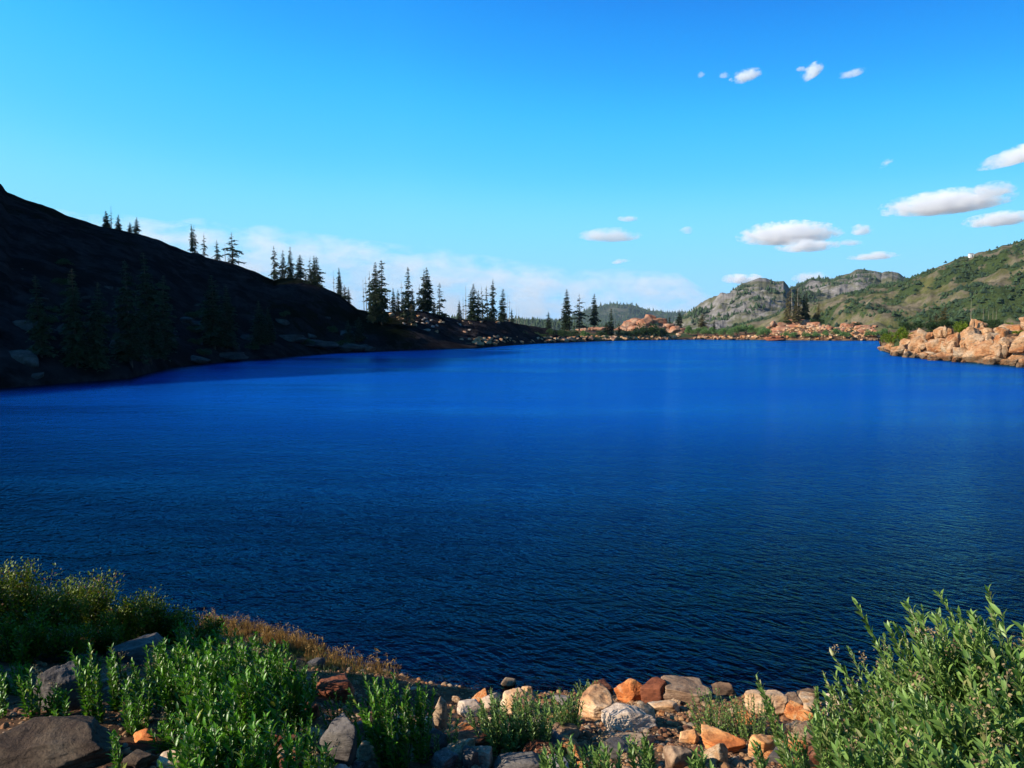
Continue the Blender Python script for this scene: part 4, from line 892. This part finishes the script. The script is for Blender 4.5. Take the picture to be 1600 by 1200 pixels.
# px, top row, base row, width px, depth or None for the ridge, variety, label
G1 = 'small firs high on the left ridge'; G2 = 'firs on the shoulder of the left ridge'; G3 = 'firs on the lit knoll'; G4 = 'firs and snags of the central grove'; G5 = 'lone firs of the far shore'; G6 = 'firs of the dense clump on the rocky knoll'; G7 = 'snags on the right outcrop'
T = [
 (167, 329, 356, 11, None, 'dense', 'leftmost dark fir of the three high on the left ridge', G1), (174, 322, 358, 9, None, 'bristly', 'thin bare topped tree, middle of the three high on the ridge', G1), (185, 335, 361, 10, None, 'slim', 'right fir of the three high on the left ridge', G1),
 (203, 347, 366, 9, None, 'slim', 'shorter tree of the pair next along the left ridge', G1), (213, 339, 368, 11, None, 'slim', 'taller tree of the pair next along the left ridge', G1),
 (301, 350, 394, 8, None, 'slim', 'left fir of the close twin spires on the left ridge', G1), (305, 352, 397, 9, None, 'sparse', 'right fir of the close twin spires on the left ridge', G1), (319, 363, 400, 7, None, 'sparse', 'thin sparse fir right of the twin spires', G1),
 (340, 375, 406, 8, None, 'slim', 'short narrow fir left of the ragged full fir on the ridge', G1), (352, 379, 408, 6, None, 'snag', 'bare leaning snag left of the ragged full fir', G1), (364, 363, 413, 22, None, 'sparse', 'ragged full fir standing alone at the middle of the ridge', G1),
 (373, 400, 414, 4, None, 'snag', 'tiny bare snag at the foot of the ragged full fir', G1),
 (430, 384, 438, 12, None, 'slim', 'leftmost tall fir on the shoulder of the ridge', G2), (442, 390, 440, 13, None, 'slim', 'second fir from the left on the ridge shoulder', G2), (454, 385, 436, 14, None, 'slim', 'third fir from the left on the ridge shoulder, drooping branches', G2),
 (469, 398, 436, 15, None, 'dense', 'dense short fir in the middle of the ridge shoulder', G2), (484, 401, 442, 12, None, 'sparse', 'ragged fir right of the dense short one on the shoulder', G2), (491, 399, 446, 11, None, 'slim', 'narrow fir second from the right on the shoulder', G2), (497, 401, 452, 18, None, 'dense', 'rightmost full fir of the ridge shoulder group', G2),
 (488, 420, 456, 18, 130, 'dense', 'fir standing lower in front of the shoulder group', G2), (477, 425, 460, 16, 128, 'dense', 'fir standing lower left in front of the shoulder group', G2),
 (522, 422, 458, 5, None, 'bristly', 'needleless spire left of a slim fir below the shoulder', G2), (531, 418, 463, 10, None, 'slim', 'slim fir right of the needleless spire', G2), (539, 445, 468, 10, None, 'slim', 'small fir at the lower end of the left ridge', G2), (545, 448, 474, 7, None, 'slim', 'smallest dark fir at the lower end of the left ridge', G2),
 (569, 437, 484, 7, None, 'bristly', 'thin tree at the left end of the tall pair', G3), (573, 432, 486, 8, None, 'bristly', 'second thin tree left of the tall pair', G3), (578, 424, 488, 11, None, 'sparse', 'ragged fir touching the tall pair on its left', G3),
 (589, 410, 502, 24, 122, 'dense', 'left tree of the tallest pair of firs', G3), (597, 406, 504, 27, 121, 'dense', 'right tree of the tallest pair of firs', G3), (583, 455, 503, 18, 119, 'dense', 'lower dense fir at the foot of the tallest pair', G3),
 (610, 450, 489, 4, None, 'snag', 'bare snag between the tallest pair and the knoll firs', G3), (615, 449, 491, 9, None, 'dense', 'small dark fir on the left of the lit knoll', G3), (622, 452, 489, 9, None, 'slim', 'short fir second on the lit knoll', G3), (627, 439, 489, 7, None, 'bristly', 'bare topped tree behind the lit knoll', G3), (630, 455, 489, 8, None, 'slim', 'short fir right of the bare topped tree', G3),
 (638, 417, 500, 18, 125, 'dense', 'tall pointed fir on the lit knoll', G3), (646, 450, 493, 11, 128, 'dense', 'fir leaning on the right of the tall pointed fir', G3), (643, 470, 503, 8, 121, 'olive', 'little sunlit green fir before the tall pointed fir', G3),
 (655, 444, 486, 9, None, 'sparse', 'ragged fir left of the broad twin on the knoll', G3), (661, 421, 487, 17, None, 'slim', 'left fir of the broad twin on the knoll', G3), (669, 418, 488, 20, None, 'dense', 'right fir of the broad twin on the knoll', G3), (687, 441, 494, 15, None, 'sparse', 'rightmost fir of the lit knoll standing apart', G3), (678, 468, 491, 8, None, 'slim', 'low fir between the broad twin and the rightmost fir', G3),
 (718, 469, 500, 9, None, 'slim', 'small fir at the left end of the central grove', G4), (724, 463, 501, 6, None, 'bristly', 'thin tree second from left in the central grove', G4), (728, 447, 502, 6, None, 'bristly', 'tall bare needled spire left of the grove', G4),
 (738, 443, 502, 18, None, 'dense', 'full dark fir at the left of the central grove', G4), (747, 453, 502, 13, None, 'slim', 'fir right behind the full dark fir', G4), (755, 448, 502, 10, None, 'sparse', 'sparse fir in the middle of the central grove', G4), (762, 445, 502, 11, None, 'sparse', 'sparse fir left of the tallest one in the grove', G4),
 (769, 436, 502, 14, None, 'slim', 'tallest fir of the central grove', G4), (784, 451, 503, 15, None, 'dense', 'rounded full fir at the right of the central grove', G4), (791, 461, 502, 3, None, 'snag', 'bare snag touching the rounded full fir', G4), (796, 465, 503, 5, None, 'bristly', 'thin needled snag right of the grove', G4), (800, 481, 504, 6, None, 'slim', 'tiny fir right of the needled snag', G4),
 (807, 478, 505, 3, None, 'snag', 'bare pole right of the tiny fir', G4), (811, 481, 505, 3, None, 'snag', 'leaning bare pole at the right end of the grove', G4), (820, 492, 509, 3, None, 'snag', 'low stub on the slope right of the grove', G4), (831, 495, 512, 3, None, 'snag', 'low stub left of the small shore fir', G4),
 (857, 487, 518, 11, 205, 'slim', 'small fir left of the three lone firs', G5), (885, 452, 517, 18, 205, 'dense', 'tallest and fullest of the three lone firs', G5), (905, 459, 514, 19, 208, 'sparse', 'middle one of the three lone firs with a bent top', G5), (928, 459, 510, 14, 210, 'dense', 'rightmost of the three lone firs', G5),
 (955, 481, 528, 13, 200, 'dense', 'dark fir left of the red rock mound', G5), (961, 494, 526, 3, 199, 'snag', 'thin snag right of the dark fir by the red mound', G5), (968, 501, 525, 6, 200, 'slim', 'tiny dark fir before the red rock mound', G5), (947, 503, 528, 12, 199, 'dense', 'low fir left of the dark fir by the red mound', G5),
 (1046, 494, 512, 6, 262, 'slim', 'small fir behind the right end of the red mound', G5), (1061, 484, 514, 12, 258, 'dense', 'round topped fir right of the red rock mound', G5), (1098, 489, 517, 16, 240, 'olive', 'broad bushy fir below the foot of the rocky peak', G5), (1115, 500, 516, 7, 245, 'slim', 'small fir right of the broad bushy fir', G5), (1148, 503, 515, 7, 245, 'slim', 'low dark fir above the middle shore shrubs', G5),
 (1229, 455, 502, 9, 229, 'olive', 'leftmost tree of the dense clump on the knoll', G6), (1233, 446, 502, 9, 228, 'olive', 'second tree from the left of the dense clump', G6), (1238, 449, 502, 8, 226, 'bristly', 'greyish dead tree left in the dense clump', G6), (1242, 443, 502, 9, 228, 'slim', 'tallest tree of the dense clump', G6), (1246, 449, 502, 8, 226, 'bristly', 'greyish dead tree right in the dense clump', G6),
 (1250, 453, 502, 10, 228, 'olive', 'tree right of the tallest in the dense clump', G6), (1255, 459, 502, 10, 229, 'dense', 'dark tree second from the right of the dense clump', G6), (1260, 456, 502, 10, 228, 'dense', 'rightmost dark tree of the dense clump', G6), (1244, 470, 503, 14, 225, 'olive', 'low tree at the front foot of the dense clump', G6),
 (1278, 470, 504, 8, 228, 'olive', 'single slim fir standing apart right of the dense clump', G6), (1274, 488, 505, 12, 227, 'dense', 'low bushy fir under the single slim fir', G6),
 (1473, 477, 512, 16, 96, 'olive', 'rounded green tree on the left part of the right outcrop', None), (1462, 489, 514, 16, 97, 'olive', 'shorter green tree left of the rounded one on the outcrop', None), (1454, 494, 514, 14, 98, 'dense', 'low dark tree at the left of the outcrop trees', None),
 (1517, 466, 500, 4, 98, 'snag', 'tallest bare pale snag above the right outcrop', G7), (1536, 480, 502, 4, 98, 'snag', 'second bare snag above the right outcrop', G7), (1544, 481, 503, 3, 99, 'snag', 'thin bare snag in the middle above the outcrop', G7), (1551, 481, 503, 3, 98, 'snag', 'left snag of the last close pair above the outcrop', G7), (1556, 482, 504, 4, 98, 'snag', 'right snag of the last close pair above the outcrop', G7),
]
for (px, yt, yb, w, Y, var, label, group) in T:
    nm = 'dead_tree' if var in ('snag',) else 'fir_tree'
    tree(px, yt, yb + 1, w, Y or ridgeY(px), var, label, group, nm)
# dark firs standing against the shaded left slope
for k, (px, yt, yb, w) in enumerate([(65, 430, 560, 34), (120, 420, 575, 40), (150, 440, 580, 36), (205, 405, 570, 44), (235, 395, 565, 46), (255, 430, 560, 34), (335, 430, 545, 40), (355, 445, 545, 30), (405, 470, 540, 26), (420, 480, 538, 20), (560, 495, 535, 18), (545, 500, 538, 16)]):
    tree(px, yt, yb, w, hill_pt(px, yb), 'dense', 'dark fir in the shade against the lower left hillside', 'dark firs on the shaded slope')

# ---------------------------------------------------------------- shrubs of the far shore
def shrub_mesh(seed, mat, n=1500):
    rg = np.random.default_rng(seed); mb = MB(); nl = 7
    cs = rg.uniform(-1, 1, (nl, 3)) * (.62, .62, .25) + (0, 0, .45); rs = rg.uniform(.28, .48, nl)
    w_ = rg.integers(0, nl, n); d = rg.normal(size=(n, 3)); d[:, 2] = np.abs(d[:, 2]) * .9 - .15; d /= np.linalg.norm(d, axis=1, keepdims=True)
    P = cs[w_] + d * (rs[w_] * rg.uniform(.55, 1.08, n))[:, None]; P[:, 2] = np.maximum(P[:, 2], 0)
    leaves(mb, P, d + rg.normal(0, .5, (n, 3)), rg.normal(size=(n, 3)), rg.uniform(.07, .15, n), rg.uniform(.05, .08, n), rnd=rg.random(n))
    return mb.build('foliage', mat, link=False)
SHR = {'l': [shrub_mesh(71 + k, M_WILLOW) for k in range(3)], 'd': [shrub_mesh(81 + k, M_WILLOWD) for k in range(3)], 'o': [shrub_mesh(91 + k, M_OLIVE) for k in range(2)]}
stm = MB()
for k in range(6):
    a = k * 1.05; tube(stm, [(0, 0, -.05), (math.cos(a) * .15, math.sin(a) * .15, .2), (math.cos(a) * .4, math.sin(a) * .4, .5)], [.03, .022, .01], 4)
STM = stm.build('stems', M_BARK, link=False)
def shrub(px, yt, yb, w, Y, kind, label, group):
    b = at(px, yb, Y); t = at(px, yt, Y); r = thing('willow_shrub', b, label, 'shrub', group); r.rotation_euler = (0, 0, random.uniform(0, 6.28))
    hm = (t.z - b.z) / 1.05; wm = w / 2 * Y / F
    for nm, me in (('foliage', random.choice(SHR[kind])), ('stems', STM)):
        o = bpy.data.objects.new(nm, me); COL.objects.link(o); o.parent = r; o.scale = (wm, wm, hm)
H1 = 'dark shrubs at the centre of the far shore'; H2 = 'shrubs beside the red rock mound'; H3 = 'pale green shrubs along the far right shore'; H4 = 'shrubs on the right outcrop'
l1 = 'dark shrub in the low thicket between the grove and the lone firs'
for px, yt, yb, w in [(780, 518, 530, 26), (800, 519, 532, 30), (820, 518, 533, 34), (842, 519, 534, 30), (792, 515, 524, 22), (830, 515, 524, 24), (812, 515, 523, 22)]:
    shrub(px, yt, yb, w, float(shoreY(tang(px))) + 10 + (534 - yb), 'd', l1, H1)
for px, yt, yb, w, kd, lab in [(862, 513, 527, 24, 'd', 'shrub at the foot of the small shore fir'), (878, 515, 529, 24, 'd', 'shrub below the fullest lone fir'), (897, 516, 528, 22, 'd', 'shrub below the middle lone fir'), (915, 516, 527, 20, 'l', 'olive shrub between the middle and right lone firs'),
                           (940, 517, 530, 18, 'd', 'shrub left of the dark fir by the red mound'), (975, 517, 530, 20, 'd', 'low shrub left under the red rock mound'), (990, 514, 529, 26, 'd', 'shrub before the left part of the red mound'), (1018, 505, 530, 44, 'd', 'largest dark shrub, before the middle of the red mound'), (1002, 511, 530, 22, 'd', 'shrub left of the largest dark shrub'), (1036, 512, 529, 22, 'd', 'shrub right of the largest dark shrub')]:
    shrub(px, yt, yb, w, float(shoreY(tang(px))) + 6, kd, lab, H2)
l3 = 'pale green shrub in the row along the far right shore'
for px, yt, yb, w in [(1075, 509, 522, 22), (1088, 512, 524, 20), (1104, 512, 525, 22), (1118, 511, 524, 22), (1130, 513, 525, 18), (1152, 509, 523, 24), (1165, 508, 521, 24), (1180, 508, 522, 24), (1195, 511, 524, 22), (1188, 516, 526, 18), (1205, 514, 523, 16), (1142, 514, 526, 16)]:
    shrub(px, yt, yb, w, float(shoreY(tang(px))) + 3 + (526 - yb) * 2, 'l', l3, H3)
for px, yt, yb, w, kd in [(1226, 518, 527, 16, 'l'), (1241, 519, 528, 20, 'l'), (1262, 519, 528, 16, 'l'), (1276, 518, 528, 14, 'l'), (1290, 516, 527, 20, 'l'), (1308, 513, 526, 18, 'l'), (1322, 518, 528, 20, 'l'), (1362, 516, 527, 20, 'l'), (1376, 513, 526, 24, 'l'), (1388, 514, 526, 18, 'l'), (1246, 511, 519, 20, 'o'), (1256, 509, 517, 14, 'o'), (1302, 511, 518, 14, 'l')]:
    shrub(px, yt, yb, w, float(shoreY(min(tang(px), tang(1373)))) + 3 + (527 - yb) * 2, kd, 'pale green shrub among the orange rocks under the fir clump', 'shrubs among the orange rocks of the knoll')
shrub(1230, 499, 506, 22, 223, 'd', 'dark low shrub at the left foot of the dense fir clump', None)
shrub(1276, 499, 507, 24, 224, 'd', 'dark low shrub at the foot of the single slim fir', None)
shrub(1337, 503, 511, 22, 222, 'd', 'dark shrub on top of the right rock heap', None)
for px, yt, yb, w, Y, kd, lab in [(1393, 521, 540, 26, 101, 'o', 'leftmost olive shrub, at the water end of the right outcrop'), (1408, 513, 535, 30, 100, 'o', 'olive shrub second from the water end of the outcrop'), (1420, 519, 537, 24, 96, 'o', 'olive shrub low on the left face of the outcrop'), (1415, 504, 520, 26, 104, 'd', 'dark shrub behind the left end of the outcrop'),
                              (1440, 502, 518, 34, 98, 'd', 'dark shrub behind the first cream blocks'), (1462, 504, 518, 30, 97, 'd', 'dark shrub below the rounded green tree'), (1480, 500, 516, 30, 95, 'd', 'dark shrub right of the rounded green tree'), (1495, 504, 526, 30, 88, 'o', 'bright olive shrub hanging between the two rock heads'), (1512, 500, 514, 34, 92, 'd', 'dark shrub below the tallest bare snag'),
                              (1535, 499, 511, 30, 93, 'd', 'dark shrub below the second bare snag'), (1552, 500, 515, 30, 90, 'd', 'dark shrub below the close pair of snags'), (1572, 505, 518, 22, 88, 'o', 'small olive shrub at the right of the outcrop top'), (1590, 517, 524, 20, 82, 'o', 'low olive tuft on the outcrop at the right edge')]:
    shrub(px, yt - 1, yb, w, Y - 2.5, kd, lab, H4)
l5 = 'low dark shrub on the shaded left hillside'
for k in range(30):
    px = random.uniform(40, 560); yr = np.interp(px, RIDGE[:, 0], RIDGE[:, 1]); ys = 512 + EYE * F / float(shoreY(tang(px))); row = yr + (ys - yr) * random.uniform(.3, .95)
    shrub(px, row - 10, row + 2, random.uniform(18, 34), hill_pt(px, row), 'd', l5, 'shrubs on the shaded hillside')

# ---------------------------------------------------------------- hut on the skyline
M_WHITE, nt, p = newmat('white_painted_wall')
nt.links.new(ramp(nt, nnoise(nt, 1.2, 5, .6, coords(nt)), [(.3, (.62, .60, .56)), (.7, (.80, .79, .76))]), p.inputs['Base Color'])
M_HROOF, nt, p = newmat('grey_metal_roof'); nt.links.new(ramp(nt, nnoise(nt, 2, 4, .6, coords(nt)), [(.3, (.2, .2, .2)), (.7, (.34, .34, .35))]), p.inputs['Base Color'])
M_DOOR, nt, p = newmat('dark_door'); nt.links.new(ramp(nt, nnoise(nt, 2, 4, .6, coords(nt)), [(.3, (.05, .06, .07)), (.7, (.09, .10, .11))]), p.inputs['Base Color'])
hp = at(1517, 401, 612); hut = thing('ridge_hut', hp, 'tiny white hut on the skyline of the green slope', 'building')
def boxm(x0, x1, y0, y1, z0, z1):
    V = [(x, y, z) for x in (x0, x1) for y in (y0, y1) for z in (z0, z1)]
    return V, [(0, 1, 3, 2), (4, 6, 7, 5), (0, 4, 5, 1), (2, 3, 7, 6), (0, 2, 6, 4), (1, 5, 7, 3)]
mb = MB(); v, q = boxm(-1.6, 1.6, -1.4, 1.4, -1.5, 2.2); mb.add(v, quads=q); mb.build('wall', M_WHITE, hut, smooth=False)
mb = MB(); mb.add([(-1.8, -1.6, 2.203), (1.8, -1.6, 2.203), (1.8, 1.6, 2.203), (-1.8, 1.6, 2.203), (-1.8, 0, 2.9), (1.8, 0, 2.9)], tris=[(0, 4, 3), (1, 2, 5)], quads=[(0, 1, 5, 4), (2, 3, 4, 5), (0, 3, 2, 1)]); mb.build('roof', M_HROOF, hut, smooth=False)
mb = MB(); v, q = boxm(.2, 1.0, -1.43, -1.38, -.5, 1.5); mb.add(v, quads=q); mb.build('door', M_DOOR, hut, smooth=False)

# ---------------------------------------------------------------- people on the far shore
def flat(name, col, rough=.8):
    m, nt, p = newmat(name); nt.links.new(ramp(nt, nnoise(nt, 6, 3, .5, coords(nt)), [(.3, tuple(c * .8 for c in col)), (.7, col)]), p.inputs['Base Color']); p.inputs['Roughness'].default_value = rough; return m
M_SKIN = flat('skin', (.50, .28, .19)); M_HAIR = flat('hair', (.05, .03, .02))
def skinned(name, verts, edges, radii, mat, parent):
    me = bpy.data.meshes.new(name); me.from_pydata(verts, edges, []); me.materials.append(mat)
    o = bpy.data.objects.new(name, me); COL.objects.link(o); o.parent = parent
    sk_ = o.modifiers.new('skin', 'SKIN'); sv = me.skin_vertices[0].data if me.skin_vertices else None
    if sv is None:
        bpy.context.view_layer.update(); sv = me.skin_vertices[0].data
    for i, r in enumerate(radii): sv[i].radius = (r, r) if not isinstance(r, tuple) else r; 
    sv[0].use_root = True
    o.modifiers.new('sub', 'SUBSURF').levels = 1; o.modifiers['sub'].render_levels = 2
    return o
def person(px, yb, Y, rz, shirt, shorts, label, sit=False):
    b = at(px, yb, Y); r = thing('person', b, label, 'person'); r.rotation_euler = (0, 0, rz)
    hip = .95 if not sit else .42
    V = [(0, 0, hip), (0, 0, hip + .22), (0, 0, hip + .45), (0, 0, hip + .55), (0, .01, hip + .66), (0, .015, hip + .80)]
    Ra = [(.15, .11), (.13, .10), (.17, .11), .055, (.085, .095), (.07, .08)]
    E = [(0, 1), (1, 2), (2, 3), (3, 4), (4, 5)]
    LB = []
    for s in (-1, 1):
        n = len(V)
        if sit: V += [(s * .10, .02, hip), (s * .14, .42, hip + .05), (s * .14, .45, .06), (s * .14, .58, .03)]
        else: V += [(s * .10, 0, hip - .08), (s * .11, .03, .50), (s * .12, -.02 + .05 * s, .07), (s * .12, .14 + .05 * s, .03)]
        Ra += [.095, .065, .042, .035]; E += [(0, n), (n, n + 1), (n + 1, n + 2), (n + 2, n + 3)]; LB.append(n)
        n = len(V)
        V += [(s * .20, 0, hip + .48), (s * .26, .04, hip + .22), (s * .24, .20, hip + .04), (s * .23, .27, hip + .02)]
        Ra += [.055, .042, .032, .03]; E += [(2, n), (n, n + 1), (n + 1, n + 2), (n + 2, n + 3)]
    skinned('body', V, E, Ra, M_SKIN, r)
    n0 = 14
    SV = [V[0], V[1], V[2], V[10] if False else (-.20, 0, hip + .48), (-.25, .03, hip + .32), (.20, 0, hip + .48), (.25, .03, hip + .32)]
    skinned('shirt', SV, [(0, 1), (1, 2), (2, 3), (3, 4), (2, 5), (5, 6)], [(.17, .125), (.15, .12), (.185, .13), .075, .065, .075, .065], shirt, r)
    LV = [V[0]]; LE = []; LR = [(.175, .13)]
    for n in LB:
        k = len(LV); m = tuple((a + c) / 2 for a, c in zip(V[n], V[n + 1])); LV += [V[n], m]; LE += [(0, k), (k, k + 1)]; LR += [.115, .10]
    skinned('shorts', LV, LE, LR, shorts, r)
    mb = MB(); P, Tt = ICO[3]; P = P[:, :] * (.095, .11, .09) + (0, -.01, hip + .79); mb.add(P, tris=Tt); mb.build('hair', M_HAIR, r)
person(1266, 518, 214, 2.6, flat('white_shirt', (.75, .77, .80)), flat('blue_shorts', (.08, .16, .42)), 'person in a white shirt and blue shorts standing on the far shore rocks')
person(1281, 517, 216, 2.9, flat('pink_shirt', (.62, .42, .38)), flat('tan_shorts', (.42, .33, .24)), 'person in a pale pink shirt standing right of the other on the far shore')
person(1212, 513, 226, 1.6, flat('teal_shirt', (.03, .26, .22)), flat('dark_shorts', (.03, .05, .05)), 'person in a teal shirt at the left end of the rocky knoll', sit=True)

# ---------------------------------------------------------------- clouds
M_CLOUD = bpy.data.materials.new('cloud_vapour'); M_CLOUD.use_nodes = True; nt = M_CLOUD.node_tree; nt.nodes.clear()
out = nt.nodes.new('ShaderNodeOutputMaterial'); vol = nt.nodes.new('ShaderNodeVolumePrincipled')
vol.inputs['Color'].default_value = (.97, .97, .98, 1); vol.inputs['Anisotropy'].default_value = .0
tc = nt.nodes.new('ShaderNodeTexCoord')
ln = nt.nodes.new('ShaderNodeVectorMath'); ln.operation = 'LENGTH'; nt.links.new(tc.outputs['Object'], ln.inputs[0])
geo = nt.nodes.new('ShaderNodeNewGeometry'); mpc = nt.nodes.new('ShaderNodeMapping'); mpc.inputs['Scale'].default_value = (.008, .008, .012); nt.links.new(geo.outputs['Position'], mpc.inputs[0])
nz = nnoise(nt, 1.0, 7, .68, mpc.outputs[0])
dd = mathn(nt, 'SUBTRACT', mathn(nt, 'SUBTRACT', 1.05, ln.outputs['Value']), mathn(nt, 'MULTIPLY', mathn(nt, 'SUBTRACT', nz, .44), 3.3))
dens = mathn(nt, 'MULTIPLY', mathn(nt, 'MULTIPLY', dd, 1.8, clamp=True), .011)
nt.links.new(dens, vol.inputs['Density']); nt.links.new(vol.outputs[0], out.inputs['Volume'])
def cloud(px, py, w, h, Y, label, group, mat, tilt=0.0, lobes=1, seed=0):
    c = at(px, py, Y); P, Tt = ICO[4]
    P = P * (1 + .10 * fbm(P[:, 0] * 2 + seed, P[:, 1] * 2, P[:, 2] * 2, 3))[:, None]
    P[:, 2] = np.where(P[:, 2] < 0, P[:, 2] * .6, P[:, 2])
    o = mesh_from('cloud', P, Tt, mat); o.location = c; wm = w / 2 * Y / F
    o.scale = (wm, wm * .7, h / 2 * Y / F); o.rotation_euler = (0, tilt, 0)
    tag(o, label, 'cloud', group); return o
CG = 'small white clouds over the right side'
CL = [(952, 369, 96, 24, 'flat white cloud above the blue distant mountain', 0), (982, 342, 34, 11, 'tiny wisp above the flat white cloud', 0), (1075, 361, 26, 13, 'tiny wisp between the two larger low clouds', 0),
      (1232, 368, 158, 42, 'largest heaped cloud above the rocky peak', -.03), (1262, 385, 100, 24, 'lower shelf under the largest heaped cloud', -.04), (1326, 380, 46, 11, 'flat sliver at the right end of the lower shelf', 0), (1347, 361, 38, 20, 'small round puff right of the largest heaped cloud', 0), (1365, 401, 76, 14, 'thin cloud strip above the craggy mountain', -.05), (1388, 434, 44, 20, 'cloud edge rising behind the craggy mountain top', 0),
      (1480, 319, 196, 40, 'long bright cloud above the green slope', -.08), (1550, 298, 70, 26, 'upper right tail of the long bright cloud', -.1), (1562, 344, 106, 26, 'cloud under the long bright cloud at the right edge', -.08), (1600, 242, 130, 32, 'wedge shaped cloud cut by the right edge', -.3),
      (1166, 120, 50, 22, 'left bright puff of the high pair', -.2), (1132, 118, 18, 11, 'tiny puff left of the high pair', 0), (1096, 117, 16, 10, 'faintest tiny puff at the left of the high clouds', -.5), (1270, 113, 44, 24, 'right slanting puff of the high pair', -.6), (1331, 115, 42, 15, 'faint puff right of the slanting one', -.2), (1254, 108, 20, 8, 'wisp touching the left of the slanting puff', 0),
      (1385, 256, 22, 12, 'faint lone wisp above the long bright cloud', -.5), (1270, 435, 66, 22, 'pale cloud between the two rocky summits', 0), (1160, 437, 70, 18, 'pale cloud behind the left shoulder of the rocky peak', 0), (968, 409, 34, 9, 'very faint strip below the flat white cloud', -.1)]
for i, (px, py, w, h, lab, tl) in enumerate(CL):
    cloud(px, py, w * 1.06, h * 1.12, 5200 + (i * 37 % 23) * 260, lab, CG, M_CLOUD, tilt=tl, seed=i * 3.1)
# long pale cloud bank low on the left
M_BANK = M_CLOUD.copy(); M_BANK.name = 'cloud_bank_vapour'
for n_ in M_BANK.node_tree.nodes:
    if n_.type == 'MATH' and n_.operation == 'MULTIPLY' and not n_.inputs[1].is_linked and abs(n_.inputs[1].default_value - .011) < 1e-6: n_.inputs[1].default_value = .0016
    if n_.type == 'MAPPING': n_.inputs['Scale'].default_value = (.0022, .0022, .005)
top = [(-300, 290), (60, 318), (130, 333), (200, 334), (260, 345), (310, 338), (360, 352), (410, 348), (480, 360), (560, 372), (640, 382), (690, 384), (760, 398), (840, 410), (900, 420), (980, 418), (1060, 425), (1100, 450), (1160, 480)]
mb = MB(); Yb = 8500; V = []; m_ = len(top)
for (x_, y_) in top:
    for (yy_, Yd) in ((y_, Yb), (y_ + 30, Yb - 900), (520, Yb - 900), (520, Yb + 900), (y_ + 30, Yb + 900)):
        V.append(at(x_, yy_, Yd) if yy_ != 520 else Vector((at(x_, 500, Yd).x, Yd, 60)))
Q = [(i * 5 + a, i * 5 + (a + 1) % 5, (i + 1) * 5 + (a + 1) % 5, (i + 1) * 5 + a) for i in range(m_ - 1) for a in range(5)]
vv_ = [tuple(v_) for v_ in V]; me = bpy.data.meshes.new('cloud_bank'); me.from_pydata(vv_, [], Q + [(4, 3, 2, 1, 0), tuple((m_ - 1) * 5 + a for a in range(5))]); me.materials.append(M_BANK)
cb_ = bpy.data.objects.new('cloud_bank', me); COL.objects.link(cb_)
tag(cb_, 'long pale cloud bank low in the sky behind the left ridge', 'cloud')
nt = M_BANK.node_tree
for n_ in list(nt.nodes):
    if n_.type == 'VECT_MATH':
        nt.nodes.remove(n_)
for n_ in nt.nodes:
    if n_.type == 'MATH' and n_.operation == 'SUBTRACT' and abs(n_.inputs[0].default_value - 1.05) < 1e-3: n_.inputs[1].default_value = .75

# ---------------------------------------------------------------- air
M_AIR = bpy.data.materials.new('mountain_air'); M_AIR.use_nodes = True; nt = M_AIR.node_tree; nt.nodes.clear()
out = nt.nodes.new('ShaderNodeOutputMaterial'); vol = nt.nodes.new('ShaderNodeVolumePrincipled')
vol.inputs['Color'].default_value = (.55, .75, 1.0, 1); vol.inputs['Density'].default_value = .000035
nt.links.new(vol.outputs[0], out.inputs['Volume'])
v, q = boxm(-5000, 5000, -400, 4900, -63, 330)
hz = bpy.data.objects.new('haze', bpy.data.meshes.new('haze')); hz.data.from_pydata(v, [], q); hz.data.materials.append(M_AIR); COL.objects.link(hz)
tag(hz, kind='stuff')
